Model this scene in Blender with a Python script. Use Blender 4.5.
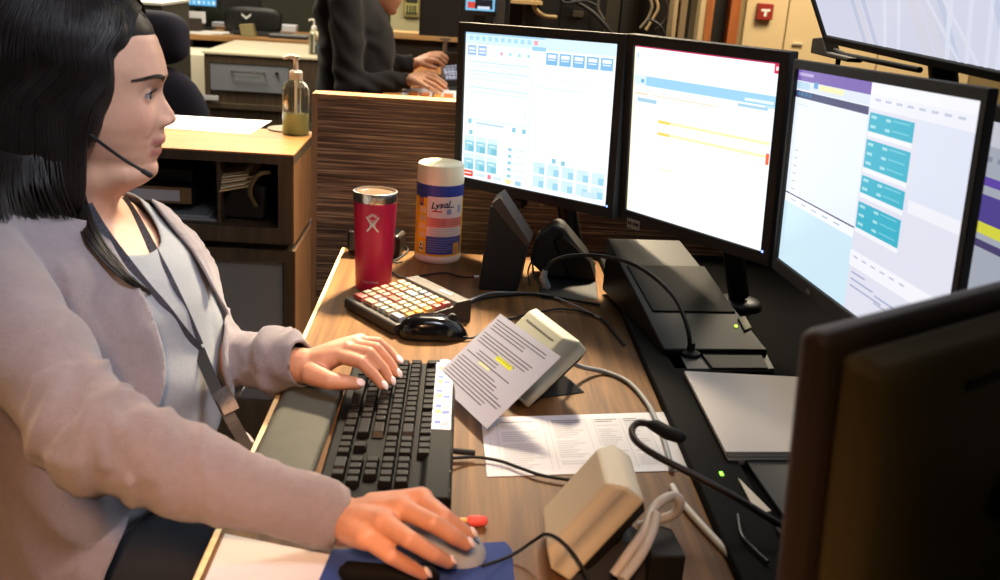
import bpy, bmesh, math, random
from mathutils import Vector, Matrix, noise
for o in list(bpy.data.objects): bpy.data.objects.remove(o)
scene = bpy.context.scene
COL = scene.collection
R = math.radians
PI = math.pi
# ---------------------------------------------------------------- camera
F = 1000.0; CZ = 1.35
PITCH, ROLL, YAW = R(18), R(3.8), R(2.8)
FW = Vector((math.sin(YAW)*math.cos(PITCH), math.cos(YAW)*math.cos(PITCH), -math.sin(PITCH)))
_r = Vector((math.cos(YAW), -math.sin(YAW), 0)); _u = _r.cross(FW)
RT = _r*math.cos(ROLL) + _u*math.sin(ROLL); UP = _u*math.cos(ROLL) - _r*math.sin(ROLL)
EYE = Vector((0, 0, CZ))
cd = bpy.data.cameras.new('camera'); cam = bpy.data.objects.new('camera', cd); COL.objects.link(cam)
m3 = Matrix((RT, UP, -FW)).transposed()
cam.matrix_world = Matrix.Translation(EYE) @ m3.to_4x4()
cd.sensor_width = 36; cd.lens = 36*F/1000; cd.clip_start = .02; cd.clip_end = 60
cd.dof.use_dof = True; cd.dof.focus_distance = 1.8; cd.dof.aperture_fstop = 6.5
scene.camera = cam
# ---------------------------------------------------------------- world and light
w = bpy.data.worlds.new('world'); scene.world = w; w.use_nodes = True
w.node_tree.nodes['Background'].inputs[0].default_value = (.80, .86, 1, 1)
w.node_tree.nodes['Background'].inputs[1].default_value = .09
scene.view_settings.view_transform = 'Standard'; scene.view_settings.look = 'None'
scene.view_settings.gamma = 1; scene.view_settings.use_curve_mapping = False
scene.view_settings.exposure = 0.0
def area(name, loc, target, size, power, color, spread=180, sizey=None):
    l = bpy.data.lights.new(name, 'AREA'); l.energy = power; l.color = color; l.size = size
    if sizey: l.shape = 'RECTANGLE'; l.size_y = sizey
    l.spread = R(spread)
    o = bpy.data.objects.new(name, l); COL.objects.link(o); o.location = loc
    d = Vector(target)-Vector(loc); o.rotation_euler = d.to_track_quat('-Z', 'Y').to_euler()
    return o
area('operator_face_fill', (.35, .45, 2.6), (-.46, 1.22, 1.08), .6, 3.3, (.84, .89, 1), 46)  # added cool area light, aimed to brighten the face and torso
area('ceiling_light_over_desk_end', (.35, 3.1, 2.7), (-.12, 1.95, .8), .30, 23, (1, .80, .53), 36)
area('downlight_near_operator', (-.10, -.55, 2.0), (-.22, .80, .70), .2, 2.5, (1, .52, .26), 34)
area('downlight_over_cabinet', (-.65, 2.9, 2.7), (-.75, 2.68, .9), .5, 8, (1, .82, .56), 48)
for i, (x, y, p, c) in enumerate([(-1.6, 5.2, 85, (1, .88, .68)), (.2, 3.5, 40, (1, .90, .74)), (1.9, 4.4, 105, (1, .85, .62)), (-1.4, 7.6, 40, (1, .92, .80))]):
    area('ceiling_light_far', (x, y, 2.7), (x, y, 0), 1.0, p, c)
# ---------------------------------------------------------------- pixel rays (1000x580 frame)
def ray(x, y): return FW + RT*((x-500)/F) - UP*((y-290)/F)
def onz(x, y, z): d = ray(x, y); return EYE + d*((z-CZ)/d.z)
def ony(x, y, Y): d = ray(x, y); return EYE + d*(Y/d.y)
def onx(x, y, X): d = ray(x, y); return EYE + d*(X/d.x)
def onplane(x, y, p, n): d = ray(x, y); return EYE + d*((Vector(p)-EYE).dot(n)/d.dot(n))
# ---------------------------------------------------------------- materials
def srgb(c):
    if isinstance(c, str): c = [int(c[i:i+2], 16)/255 for i in (0, 2, 4)]
    return tuple(v/12.92 if v <= .04045 else ((v+.055)/1.055)**2.4 for v in c)
_mc = {}
def mat(col, rough=.5, metal=0, var=0, vscale=20, bump=0, bscale=200, emit=0, trans=0, ior=1.45, spec=.5, sheen=0, sss=0, coat=0, stretch=None, alpha=1):
    k = (str(col), rough, metal, var, vscale, bump, bscale, emit, trans, ior, spec, sheen, sss, coat, str(stretch), alpha)
    if k in _mc: return _mc[k]
    m = bpy.data.materials.new('material'); m.use_nodes = True; nt = m.node_tree; b = nt.nodes['Principled BSDF']
    c = srgb(col); b.inputs['Base Color'].default_value = (*c, 1)
    b.inputs['Roughness'].default_value = rough; b.inputs['Metallic'].default_value = metal
    b.inputs['Specular IOR Level'].default_value = spec; b.inputs['IOR'].default_value = ior
    b.inputs['Transmission Weight'].default_value = trans; b.inputs['Alpha'].default_value = alpha
    if sheen: b.inputs['Sheen Weight'].default_value = sheen; b.inputs['Sheen Roughness'].default_value = .5
    if sss:
        b.inputs['Subsurface Weight'].default_value = sss; b.inputs['Subsurface Radius'].default_value = (1, .35, .2); b.inputs['Subsurface Scale'].default_value = .006
    if coat: b.inputs['Coat Weight'].default_value = coat
    if emit: b.inputs['Emission Color'].default_value = (*c, 1); b.inputs['Emission Strength'].default_value = emit
    if var or bump:
        tc = nt.nodes.new('ShaderNodeTexCoord'); mp = nt.nodes.new('ShaderNodeMapping'); nt.links.new(tc.outputs['Object'], mp.inputs[0])
        if stretch: mp.inputs['Scale'].default_value = stretch
    if var:
        n = nt.nodes.new('ShaderNodeTexNoise'); n.inputs['Scale'].default_value = vscale; n.inputs['Detail'].default_value = 6
        nt.links.new(mp.outputs[0], n.inputs['Vector'])
        r = nt.nodes.new('ShaderNodeMapRange'); r.inputs[1].default_value = .3; r.inputs[2].default_value = .7; r.inputs[3].default_value = 1-var; r.inputs[4].default_value = 1+var
        nt.links.new(n.outputs[0], r.inputs[0])
        mx = nt.nodes.new('ShaderNodeVectorMath'); mx.operation = 'SCALE'; mx.inputs[0].default_value = c
        nt.links.new(r.outputs[0], mx.inputs['Scale']); nt.links.new(mx.outputs[0], b.inputs['Base Color'])
    if bump:
        n2 = nt.nodes.new('ShaderNodeTexNoise'); n2.inputs['Scale'].default_value = bscale; n2.inputs['Detail'].default_value = 3
        nt.links.new(mp.outputs[0], n2.inputs['Vector'])
        bp = nt.nodes.new('ShaderNodeBump'); bp.inputs['Strength'].default_value = bump; bp.inputs['Distance'].default_value = .002
        nt.links.new(n2.outputs[0], bp.inputs['Height']); nt.links.new(bp.outputs[0], b.inputs['Normal'])
    _mc[k] = m; return m
def wood(c1, c2, scale=(40, 3, 40), rough=.4, c3=None, detail=8, lo=.35, hi=.65, spec=.5):
    m = bpy.data.materials.new('wood'); m.use_nodes = True; nt = m.node_tree; b = nt.nodes['Principled BSDF']
    tc = nt.nodes.new('ShaderNodeTexCoord'); mp = nt.nodes.new('ShaderNodeMapping'); mp.inputs['Scale'].default_value = scale
    nt.links.new(tc.outputs['Object'], mp.inputs[0])
    n = nt.nodes.new('ShaderNodeTexNoise'); n.inputs['Scale'].default_value = 1; n.inputs['Detail'].default_value = detail; n.inputs['Roughness'].default_value = .6
    n.inputs['Distortion'].default_value = .4
    nt.links.new(mp.outputs[0], n.inputs['Vector'])
    cr = nt.nodes.new('ShaderNodeValToRGB'); e = cr.color_ramp.elements
    e[0].position = lo; e[0].color = (*srgb(c1), 1); e[1].position = hi; e[1].color = (*srgb(c2), 1)
    if c3: x = e.new((lo+hi)/2); x.color = (*srgb(c3), 1)
    nt.links.new(n.outputs[0], cr.inputs[0]); nt.links.new(cr.outputs[0], b.inputs['Base Color'])
    b.inputs['Roughness'].default_value = rough; b.inputs['Specular IOR Level'].default_value = spec
    return m
DESKW = wood('573c22', '7e5932', (60, 2.5, 60), .42, '694a2a', spec=.14)
CABTOP = wood('a8743f', 'c08f56', (3, 60, 60), .38)
CABW = wood('40362a', '574838', (60, 60, 4), .5)
CABSIDE = wood('6b4a30', '8a6342', (60, 60, 4), .45)
PANELW = wood('38281d', 'bf9d78', (4, 4, 230), .6, '6e523d', 3, .36, .66)
DARKW = wood('2a241e', '3a3129', (5, 5, 60), .5)
BLK = mat('161616', .42); BLKM = mat('141414', .7); BLKG = mat('0c0c0d', .15); BEZ = mat('3c3b3a', .6, spec=.2, var=.05)
BLKS = mat('0e0d0c', .8, spec=.15, bump=.15, bscale=900)
WHITEP = mat('cfcfd6', .65, spec=.2); INK = mat('4a4a52', .7); INKD = mat('33333a', .7); GREYP = mat('a9aab2', .7)
BEIGE = mat('d8cfb4', .42, bump=.05, bscale=800); STEEL = mat('b8b8b8', .25, 1); GREYM = mat('7c8087', .45, .2)
# ---------------------------------------------------------------- mesh builder
class MB:
    def __init__(s): s.v = []; s.f = []; s.m = []
    def add(s, vs, fs, m=None, X=None):
        o = len(s.v)
        s.v += [tuple(X @ Vector(p)) if X is not None else tuple(p) for p in vs]
        s.f += [tuple(i+o for i in f) for f in fs]; s.m += [m]*len(fs); return s
    def box(s, c, d, m=None, rz=0, X=None):
        hx, hy, hz = d[0]/2, d[1]/2, d[2]/2
        vs = [Vector((a*hx, b*hy, e*hz)) for a in (-1, 1) for b in (-1, 1) for e in (-1, 1)]
        M_ = Matrix.Translation(Vector(c)) @ Matrix.Rotation(rz, 4, 'Z')
        if X is not None: M_ = X @ M_
        return s.add(vs, [(0, 1, 3, 2), (4, 6, 7, 5), (0, 4, 5, 1), (2, 3, 7, 6), (0, 2, 6, 4), (1, 5, 7, 3)], m, M_)
    def box2(s, a, b, m=None, X=None):
        return s.box([(a[i]+b[i])/2 for i in range(3)], [abs(b[i]-a[i]) for i in range(3)], m, 0, X)
    def hexa(s, bot, top, m=None):
        return s.add(list(bot)+list(top), [(3, 2, 1, 0), (4, 5, 6, 7), (0, 1, 5, 4), (1, 2, 6, 5), (2, 3, 7, 6), (3, 0, 4, 7)], m)
    def quad(s, a, b, c, d, m=None): return s.add([a, b, c, d], [(0, 1, 2, 3)], m)
    def prism(s, poly, off, m=None):
        n = len(poly); off = Vector(off); p = [Vector(q) for q in poly]
        return s.add(p+[q+off for q in p], [tuple(range(n))[::-1], tuple(range(n, 2*n))]+[(i, (i+1) % n, n+(i+1) % n, n+i) for i in range(n)], m)
    def tube(s, pts, r, n=8, m=None, cap=True, flat=1.0):
        pts = [Vector(p) for p in pts]; rs = r if isinstance(r, (list, tuple)) else [r]*len(pts)
        vs = []; up = None
        for i, p in enumerate(pts):
            t = (pts[min(i+1, len(pts)-1)]-pts[max(i-1, 0)]).normalized()
            if up is None: up = Vector((0, 0, 1)) if abs(t.z) < .9 else Vector((0, 1, 0))
            a = t.cross(up).normalized(); b = a.cross(t).normalized(); up = b
            for k in range(n):
                q = 2*PI*k/n; vs.append(p+a*math.cos(q)*rs[i]+b*math.sin(q)*rs[i]*flat)
        fs = [(i*n+k, i*n+(k+1) % n, (i+1)*n+(k+1) % n, (i+1)*n+k) for i in range(len(pts)-1) for k in range(n)]
        if cap: fs += [tuple(range(n))[::-1], tuple((len(pts)-1)*n+k for k in range(n))]
        return s.add(vs, fs, m)
    def lathe(s, prof, c=(0, 0, 0), n=32, m=None, X=None, cap=True):
        vs = []; c = Vector(c)
        for r, z in prof:
            for k in range(n): q = 2*PI*k/n; vs.append(c+Vector((r*math.cos(q), r*math.sin(q), z)))
        fs = [(i*n+k, i*n+(k+1) % n, (i+1)*n+(k+1) % n, (i+1)*n+k) for i in range(len(prof)-1) for k in range(n)]
        if cap: fs += [tuple(range(n))[::-1], tuple((len(prof)-1)*n+k for k in range(n))]
        return s.add(vs, fs, m, X)
    def cyl(s, a, b, r, n=20, m=None, r2=None): return s.tube([a, b], [r, r if r2 is None else r2], n, m)
    def ell(s, c, rad, n=20, k=12, m=None, X=None):
        vs = []; c = Vector(c)
        for i in range(k+1):
            t = PI*i/k
            for j in range(n): q = 2*PI*j/n; vs.append(c+Vector((rad[0]*math.sin(t)*math.cos(q), rad[1]*math.sin(t)*math.sin(q), rad[2]*math.cos(t))))
        fs = [(i*n+j, (i+1)*n+j, (i+1)*n+(j+1) % n, i*n+(j+1) % n) for i in range(k) for j in range(n)]
        return s.add(vs, fs, m, X)
    def text(s, txt, size, fn, m=None, align='LEFT', bold=0):
        cu = bpy.data.curves.new('t', 'FONT'); cu.body = txt; cu.size = size; cu.align_x = align; cu.offset = bold; cu.resolution_u = 2
        o = bpy.data.objects.new('t', cu); me = bpy.data.meshes.new_from_object(o)
        s.add([fn(v.co.x, v.co.y) for v in me.vertices], [tuple(p.vertices) for p in me.polygons], m)
        bpy.data.objects.remove(o); bpy.data.curves.remove(cu); bpy.data.meshes.remove(me); return s
    def build(s, name, m=None, parent=None, smooth=None, bevel=0, world=True, seg=2):
        me = bpy.data.meshes.new(name); vs = s.v
        if parent is not None and world:
            inv = WM[parent.name].inverted(); vs = [inv @ Vector(p) for p in vs]
        me.from_pydata([tuple(p) for p in vs], [], s.f)
        mats = []
        for q in s.m:
            q = q or m
            if q not in mats: mats.append(q)
        for q in mats: me.materials.append(q)
        me.polygons.foreach_set('material_index', [mats.index(q or m) for q in s.m])
        bm = bmesh.new(); bm.from_mesh(me); bmesh.ops.remove_doubles(bm, verts=bm.verts, dist=1e-6)
        bm.to_mesh(me); bm.free()
        if smooth is not None:
            me.polygons.foreach_set('use_smooth', [True]*len(me.polygons)); me.set_sharp_from_angle(angle=R(smooth))
        o = bpy.data.objects.new(name, me); COL.objects.link(o)
        if parent is not None: o.parent = parent; WM[o.name] = WM[parent.name]
        else: WM[o.name] = Matrix()
        if bevel:
            b = o.modifiers.new('bevel', 'BEVEL'); b.width = bevel; b.segments = seg; b.limit_method = 'ANGLE'; b.angle_limit = R(35)
            if smooth is None:
                me.polygons.foreach_set('use_smooth', [True]*len(me.polygons)); b.harden_normals = True
        return o
WM = {}
def thing(name, label, cat, loc=(0, 0, 0), rz=0, group=None):
    o = bpy.data.objects.new(name, None); COL.objects.link(o); o.location = loc; o.rotation_euler = (0, 0, rz)
    o.empty_display_size = .05
    WM[o.name] = Matrix.Translation(Vector(loc)) @ Matrix.Rotation(rz, 4, 'Z')
    return tag(o, label, cat, group)
def tag(o, label, cat, group=None):
    o['label'] = label; o['category'] = cat
    if group: o['group'] = group
    return o
def struct(o): o['kind'] = 'structure'; return o
def copy_tree(o, parent=None):
    c = o.copy(); COL.objects.link(c)
    if parent is not None: c.parent = parent
    for ch in list(o.children): copy_tree(ch, c)
    return c
def bez(pts, n=10):
    """Catmull-Rom through points"""
    p = [Vector(q) for q in pts]; p = [2*p[0]-p[1]]+p+[2*p[-1]-p[-2]]; out = []
    for i in range(1, len(p)-2):
        for k in range(n):
            t = k/n
            out.append(.5*((2*p[i])+(p[i+1]-p[i-1])*t+(2*p[i-1]-5*p[i]+4*p[i+1]-p[i+2])*t*t+(3*p[i]-p[i-1]-3*p[i+1]+p[i+2])*t**3))
    out.append(p[-2]); return out
def lbl(o, t): o['label'] = t; return o
rnd = random.Random(7)
# ---------------------------------------------------------------- room
WALLB = mat('c9b184', .7, var=.03, vscale=3); WALLG = mat('5c5847', .8, var=.04, vscale=3); CARPET = mat('4d4338', .95, var=.12, vscale=60, bump=.4, bscale=300)
struct(MB().box2((-4.2, -1.6, -.1), (4.2, 9.2, 0)).build('floor', CARPET))
struct(MB().box2((-4.2, 9.0, 0), (4.2, 9.15, 2.8)).build('wall_back', WALLB))
struct(MB().box2((-4.2, -1.6, 0), (-4.05, 9, 2.8)).build('wall_left', WALLG))
struct(MB().box2((4.05, -1.6, 0), (4.2, 9, 2.8)).build('wall_right', WALLG))
struct(MB().box2((-4.05, -1.6, 0), (4.05, -1.45, 2.8)).build('wall_front', WALLG))
struct(MB().box2((-4.2, -1.6, 2.8), (4.2, 9.2, 2.9)).build('ceiling', mat('9a978e', .9)))
# ---------------------------------------------------------------- operator desk
dk = thing('desk', 'long wood-topped operator desk with a black cable rail running along its right side', 'desk', (.04, 1.2, 0))
MB().box2((-.237, .42, .722), (.312, 2.088, .75)).build('worktop', DESKW, dk, bevel=.002)
MB().box2((-.2375, .42, .7225), (-.2445, 2.088, .7495)).build('edge_band', wood('d9b983', 'ecd2a0', (4, 60, 4), .35), dk, bevel=.001)
rail = MB().box2((.312, .42, .69), (.378, 2.088, .764)).build('cable_rail', BLKS, dk, bevel=.004)
g = MB()
MB().box((.345, 1.105, .7648), (.004, .008, .002)).build('indicator_light', mat('9bff4a', .3, emit=2), rail)
MB().box2((.378, .42, .725), (.98, 2.15, .757)).build('equipment_shelf', mat('0c0b0b', .9, spec=.08), dk, bevel=.002)
for a_, b_ in (((.24, .56, .02), (.28, 2.02, .72)), ((-.10, .5, 0), (.9, .56, .72)), ((-.10, 2.02, 0), (.9, 2.07, .72))): MB().box2(a_, b_).build('leg_panel', DARKW, dk)
# ---------------------------------------------------------------- partition panel behind the desk
pp = thing('partition_panel', 'low striped woodgrain partition panel behind the far end of the desk', 'partition', (.6, 2.26, 0))
tl = ony(317.5, 97, 2.245); zt = tl.z
MB().box2((tl.x, 2.245, .03), (1.7, 2.295, zt)).build('panel', PANELW, pp)
tr_ = wood('8a6340', 'a47850', (60, 4, 4), .4)
MB().box2((tl.x-.012, 2.240, .0), (tl.x, 2.300, zt+.008)).box2((tl.x, 2.240, zt), (1.7, 2.300, zt+.008)).build('edge_trim', tr_, pp, bevel=.001)
# ---------------------------------------------------------------- monitors
EF = 1.16
def smat(c, e=1.0):
    m = mat(c, .25, emit=round(e*EF, 4), spec=.3); m.node_tree.nodes['Principled BSDF'].inputs['Base Color'].default_value = (.01, .01, .01, 1); return m
SW = smat('f4fbff', 1.0)
def monitor_frame(c, yaw, tilt, roll, w_, h_):
    n = Vector((math.cos(yaw), math.sin(yaw), 0)); nn = n.cross(Vector((0, 0, 1)))
    u = Vector((0, 0, 1))*math.cos(tilt)-nn*math.sin(tilt)
    n2 = n*math.cos(roll)+u*math.sin(roll); u2 = u*math.cos(roll)-n*math.sin(roll)
    b = u2.cross(n2)
    M_ = Matrix((n2, b, u2)).transposed().to_4x4(); M_.translation = Vector(c); return M_
def make_monitor(label, c, yaw, tilt, roll, w_, h_, content, base, bz=.019, bzb=.021, deep=.045, group=None, back='arm', name='monitor', bezmat=None, base_col=None, dk_=1.0):
    X = monitor_frame(c, R(yaw), R(tilt), R(roll), w_, h_)
    t = thing(name, label, 'monitor', (base[0], base[1], base[2]), 0, group)
    W, H = w_/2, h_/2; g = MB(); q = -.004
    ring_o = [(-W, H), (W, H), (W, -H), (-W, -H)]; ring_i = [(-W+bz, H-bz), (W-bz, H-bz), (W-bz, -H+bzb), (-W+bz, -H+bzb)]
    vs = [(a, q, b) for a, b in ring_o]+[(a, q, b) for a, b in ring_i]+[(a, q+.006, b) for a, b in ring_i]+[(a, .018*dk_, b) for a, b in ring_o]+[(a*.93, .03*dk_, b*.93) for a, b in ring_o]
    fs = []
    for i in range(4):
        j = (i+1) % 4
        fs += [(i, j, 4+j, 4+i), (4+i, 4+j, 8+j, 8+i), (j, i, 12+i, 12+j), (12+j, 12+i, 16+i, 16+j)]
    fs.append((16, 19, 18, 17)[::-1])
    g.add(vs, fs, None, X)
    bz_ = g.build('bezel', bezmat or BEZ, t, bevel=.0018)
    s_ = MB(); Wi, Ht, Hb = W-bz, H-bz, -H+bzb
    def uv(u, v, d=0): return X @ Vector((-Wi+2*Wi*u, q+.0055-d, Ht+(Hb-Ht)*v))
    s_.quad(uv(0, 0), uv(0, 1), uv(1, 1), uv(1, 0), base_col or SW)
    lay = [0]
    def rect(u0, v0, u1, v1, col, e=1.0):
        lay[0] += 1; d = .0001+lay[0]*.000012
        s_.quad(uv(u0, v0, d), uv(u0, v1, d), uv(u1, v1, d), uv(u1, v0, d), smat(col, e))
    content(rect, s_, uv)
    s_.build('screen', SW, t)
    # housing at the back and stand
    MB().box((0, .045, 0), (w_*.55, .035, h_*.6), None, 0, X).build('rear_housing', BLK, t, bevel=.008)
    p = X @ Vector((0, .075, -.02)); p0 = X @ Vector((0, .05, -.02))
    if back == 'arm':
        MB().tube([p0, p, Vector((p.x, p.y, p.z-.03)), Vector((base[0], base[1], base[2]+.02))], [.02, .02, .02, .02], 12).build('stand_column', BLK, t, 40)
        MB().lathe([(.001, 0), (.045, 0), (.045, .006), (.040, .012), (.02, .016), (.001, .016)], base, 32).build('stand_base', BLK, t, 40)
    L = MB(); L.box((W-bz*.75, q-.0006, -H+bzb*1.1), (.0035, .0012, .0035), None, 0, X).build('power_light', mat('7fa0ff', .3, emit=3), bz_)
    return t, X
def content1(rect, s_, uv):
    rect(0, 0, 1, .075, 'd7eefb'); rect(0, .0, .55, .012, 'a8d4ee')
    for i in range(11):
        rect(.03+i*.045, .022, .055+i*.045, .05, 'a9dcf0' if i != 10 else 'f3a5b4')
    for u in (.02, .095): rect(u, .085, u+.06, .15, '9fc0e8'); rect(u+.008, .10, u+.052, .115, 'eef6ff'); rect(u+.008, .125, u+.052, .135, 'eef6ff')
    for i in range(4): rect(.22+i*.062, .085, .27+i*.062, .135, 'eaf5fb'); rect(.255+i*.062, .115, .27+i*.062, .135, ['f29ab0', 'a6dcea', 'a6dcea', 'a6dcea'][i])
    rect(.47, .06, .56, .085, '9fd0ea')
    for i in range(5):
        u = .565+i*.085; rect(u, .09, u+.073, .165, '86bde6'); rect(u+.01, .10, u+.063, .122, 'f6fbff'); rect(u+.012, .13, u+.06, .137, 'e8f4ff')
    for v in (.19, .25, .36): rect(.03, v, .46, v+.006, 'bfe2f2')
    for v in (.21, .27, .30): rect(.05, v, .4, v+.012, 'e2f3fa')
    rect(.03, .39, .45, .395, 'cfe6f4'); rect(.03, .395, .034, .58, 'cfe6f4'); rect(.446, .395, .45, .58, 'cfe6f4'); rect(.03, .58, .45, .585, 'cfe6f4')
    rect(.475, 0.2, .48, .75, 'd5ebf7')
    for u, v in ((.04, .585), (.36, .6), (.43, .6), (.05, .66), (.64, .76), (.70, .765)): rect(u, v, u+.025, v+.03, '8fcadd')
    rect(.10, .60, .3, .612, 'bcd9e6'); rect(.52, .25, .9, .255, 'e0f0f8'); rect(.52, .31, .8, .318, 'dcecf8')
    for j in range(2):
        for i in range(3):
            u = .02+i*.085; v = .70+j*.125
            rect(u, v, u+.07, v+.11, '9fd6e4'); rect(u, v, u+.07, v+.035, 'd8f0f7'); rect(u+.012, v+.05, u+.055, v+.058, 'e8f8fc'); rect(u+.03, v+.07, u+.07, v+.11, '7cc3d6')
        for i in range(5):
            u = .52+i*.095; v = .80+j*.09-.0
            rect(u, v, u+.075, v+.075, 'cfebf6'); rect(u+.04, v+.03, u+.075, v+.075, '9dd3e8')
    for i in range(5): rect(.34, .74+i*.045, .365, .76+i*.045, '8fcadd'); rect(.39, .745+i*.045, .45, .75+i*.045, 'c0dfee')
    rect(.015, .945, .09, .985, 'e8432f'); rect(.028, .958, .078, .970, 'ffd9d2')
    rect(.20, .95, .225, .98, 'f08090'); rect(.33, .955, .37, .985, 'ffe7a8'); rect(.40, .955, .44, .985, '9fd0e6'); rect(.85, .93, .94, .97, 'c8e4f2')
    rect(.12, .955, .18, .975, 'cfe4f2'); rect(.24, .955, .30, .975, 'cfe4f2')
def content2(rect, s_, uv):
    rect(0, 0, 1, .008, 'c21f55'); rect(.965, .008, 1, .055, 'd63a55'); rect(.975, .02, .99, .04, 'ffe0e4')
    rect(0, .17, .10, .225, 'd9ecf6'); rect(.06, .19, .085, .21, '6fb4dc')
    rect(.10, .17, 1, .225, '9fd2ee'); rect(.8, .20, .98, .215, 'e8f6ff'); rect(.93, .222, .99, .235, 'bfe0f2')
    rect(.02, .25, .20, .257, 'e5edf2'); rect(.02, .27, .12, .28, 'f7d8b4'); rect(.16, .27, .62, .278, 'fbe3c8')
    rect(.04, .30, .19, .322, 'a9cfe4'); rect(.76, .235, .95, .25, 'a8d0e6')
    for v in (.41, .48): rect(.21, v, .98, v+.016, 'fff0b8'); rect(.21, v, .30, v+.018, 'ffd86a')
    rect(.965, .47, .985, .53, 'ff6a4a')
    rect(.02, .04, .035, .07, 'b8d8e8'); rect(.23, .56, .9, .562, 'fdf3e2'); rect(0, .02, .006, 1, 'fff0c0')
    rect(.25, .69, .35, .70, 'ffeecb')
def content3(rect, s_, uv):
    rect(0, 0, .50, .055, '7a5fb0'); rect(.01, .015, .12, .03, 'b8a6d8'); rect(0, .055, .5, .10, 'dfe6f2'); rect(0, .06, .10, .095, 'b9d6ea'); rect(.13, .05, .16, .08, '5f9fd0')
    rect(.17, .058, .34, .085, 'f3efb8'); rect(0, .105, .5, .14, '46436c')
    for i in range(4): rect(.01+i*.03, .112, .03+i*.03, .128, '2c6f9c')
    rect(0, .14, .5, .63, 'edf4fc'); rect(0, .63, .5, .637, '4c4468'); rect(0, .637, .5, .68, 'f6f9fd')
    for i in range(5): rect(.05+i*.08, .655, .09+i*.08, .662, 'b9c6d8')
    for i in range(6): rect(.04, .40+i*.04, .065, .406+i*.04, 'b6bed0'); rect(.02, .17+i*.0, .1, .175, 'd6dfeb')
    rect(0, .68, .5, 1, 'cfeaf7')
    rect(.5, 0, 1, 1, 'e2e2f0'); rect(.5, 0, 1, .05, 'f4f5fb'); rect(.5, .05, 1, .11, 'eef0f8')
    for i in range(8): rect(.53+i*.055, .065, .56+i*.055, .075, 'c2c8dc')
    rect(.76, .11, 1, .42, 'dfe4f4'); rect(.76, .42, 1, .47, 'f0f0f8')
    for v0, v1 in ((.125, .205), (.24, .36), (.395, .47), (.51, .625)):
        rect(.51, v0, .74, v1, '3fb4cc'); k = max(2, int((v1-v0)/.035))
        for i in range(k):
            v = v0+(i+.3)*(v1-v0)/k; rect(.52, v, .55, v+.012, 'a8dfe8'); rect(.60, v, .625, v+.012, 'a8dfe8'); rect(.635, v, .72, v+.005, '7fd0de')
        rect(.51, v1, .74, v1+.02, 'f2f4fa')
    rect(.5, .73, 1, .80, 'f4f4fb')
    for i in range(6): rect(.52+i*.05, .75, .545+i*.05, .757, 'b9bed4')
    for i in range(3): rect(.52, .82+i*.03, .60+i*.05, .828+i*.03, 'a9b0cc')
    rect(.66, .86, .82, .868, 'a9b0cc'); rect(.66, .89, .86, .898, 'b4bace')
M1, X1 = make_monitor('leftmost of the three angled black desk monitors, screen full of pale blue buttons', (.142, 2.021, 1.064), -43.7, .3, 1.8, .429, .346, content1, (.255, 2.043, .75))
M2, X2 = make_monitor('middle black desk monitor with a blank white page and yellow lines', (.409, 1.73, 1.073), -55.9, -3.2, .8, .371, .349, content2, (.545, 1.80, .757))
EF = 1.02
M3, X3 = make_monitor('third black desk monitor with teal blocks and a purple title bar', (.519, 1.263, 1.087), -88.5, -1.9, 2.4, .572, .332, content3, (.60, 1.27, .757), bz=.014, base_col=smat('edf4fc'), dk_=.4)
st = MB(); st.box((-.372/2+.048, -.0065, -.349/2-.001), (.034, .0015, .018), mat('b9b9b4', .6), 0, X2)
for i, u in enumerate((.036, .042, .050, .056, .061)): st.box((-.372/2+u, -.0077, -.349/2+.0), (.004, .001, .006), INKD, 0, X2)
lbl(st.build('asset_sticker', WHITEP, M2.children[0]), 'white asset sticker')
MB().box((-.03, .004, -.346/2-.010), (.03, .02, .012), None, 0, X1).ell((-.03, .004, -.346/2-.016), (.016, .012, .012), 12, 8, None, X1).build('cable_clip', BLK, M1, 40)
bd = MB(); bd.box((-.115, -.0055, -.332/2+.0095), (.014, .001, .006), None, 0, X3); lbl(bd.build('brand_mark', mat('6f6c64', .5), M3.children[0]), 'small grey maker mark on the lower bezel')
def content4(rect, s_, uv):
    rect(0, 0, 1, 1, 'b9bfcc', .75); rect(0, 0, 1, .1, 'd6d8e4', .8)
    for i in range(12): rect(.02+i*.08, .14, .07+i*.08, .16, '9aa0b8', .7)
    rect(0, .22, 1, .255, '6a4fb4', .8); rect(0, .29, 1, .40, '5b4c9c', .8); rect(0, .40, 1, .445, 'e2e04a', .85); rect(0, .47, 1, .50, '5a5080', .7)
make_monitor('pale grey-blue screen with purple and yellow bands behind the third monitor, at the right edge', (.635, .985, 1.065), -90, 0, 2, .46, .34, content4, (.74, .98, .757), group=None)
def content5(rect, s_, uv):
    rr = random.Random(3)
    for i in range(9):
        u = rr.random()*.9; rect(u, 0, u+.02+rr.random()*.05, 1, rr.choice(['d3daf0', 'dfe2f4', 'cfd6ee', 'e4e4f2']), .85)
    for i in range(7):
        a = rr.random()*.8; lay = .0006+i*.00002
        s_.quad(uv(a, .0, lay), uv(a+.30, 1, lay), uv(a+.31, 1, lay), uv(a+.01, 0, lay), smat('ead9e2' if i == 3 else 'e6e8f6', .9))
        s_.quad(uv(a+.4, .0, lay+.00001), uv(a, 1, lay+.00001), uv(a+.01, 1, lay+.00001), uv(a+.41, 0, lay+.00001), smat('e6e9f8', .9))
BC = onx(826, 42, .66)
make_monitor('big wall-arm display showing a pale lavender map, above the third monitor', (.66-.25*math.sin(R(27)), BC.y-.43, BC.z+.25*math.cos(R(27))), -90, -27, 0, .86, .50, content5, (.84, BC.y-.38, .757), bz=.012, bzb=.014, back='arm', name='wall_display', base_col=smat('dde0f2', .9))
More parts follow.
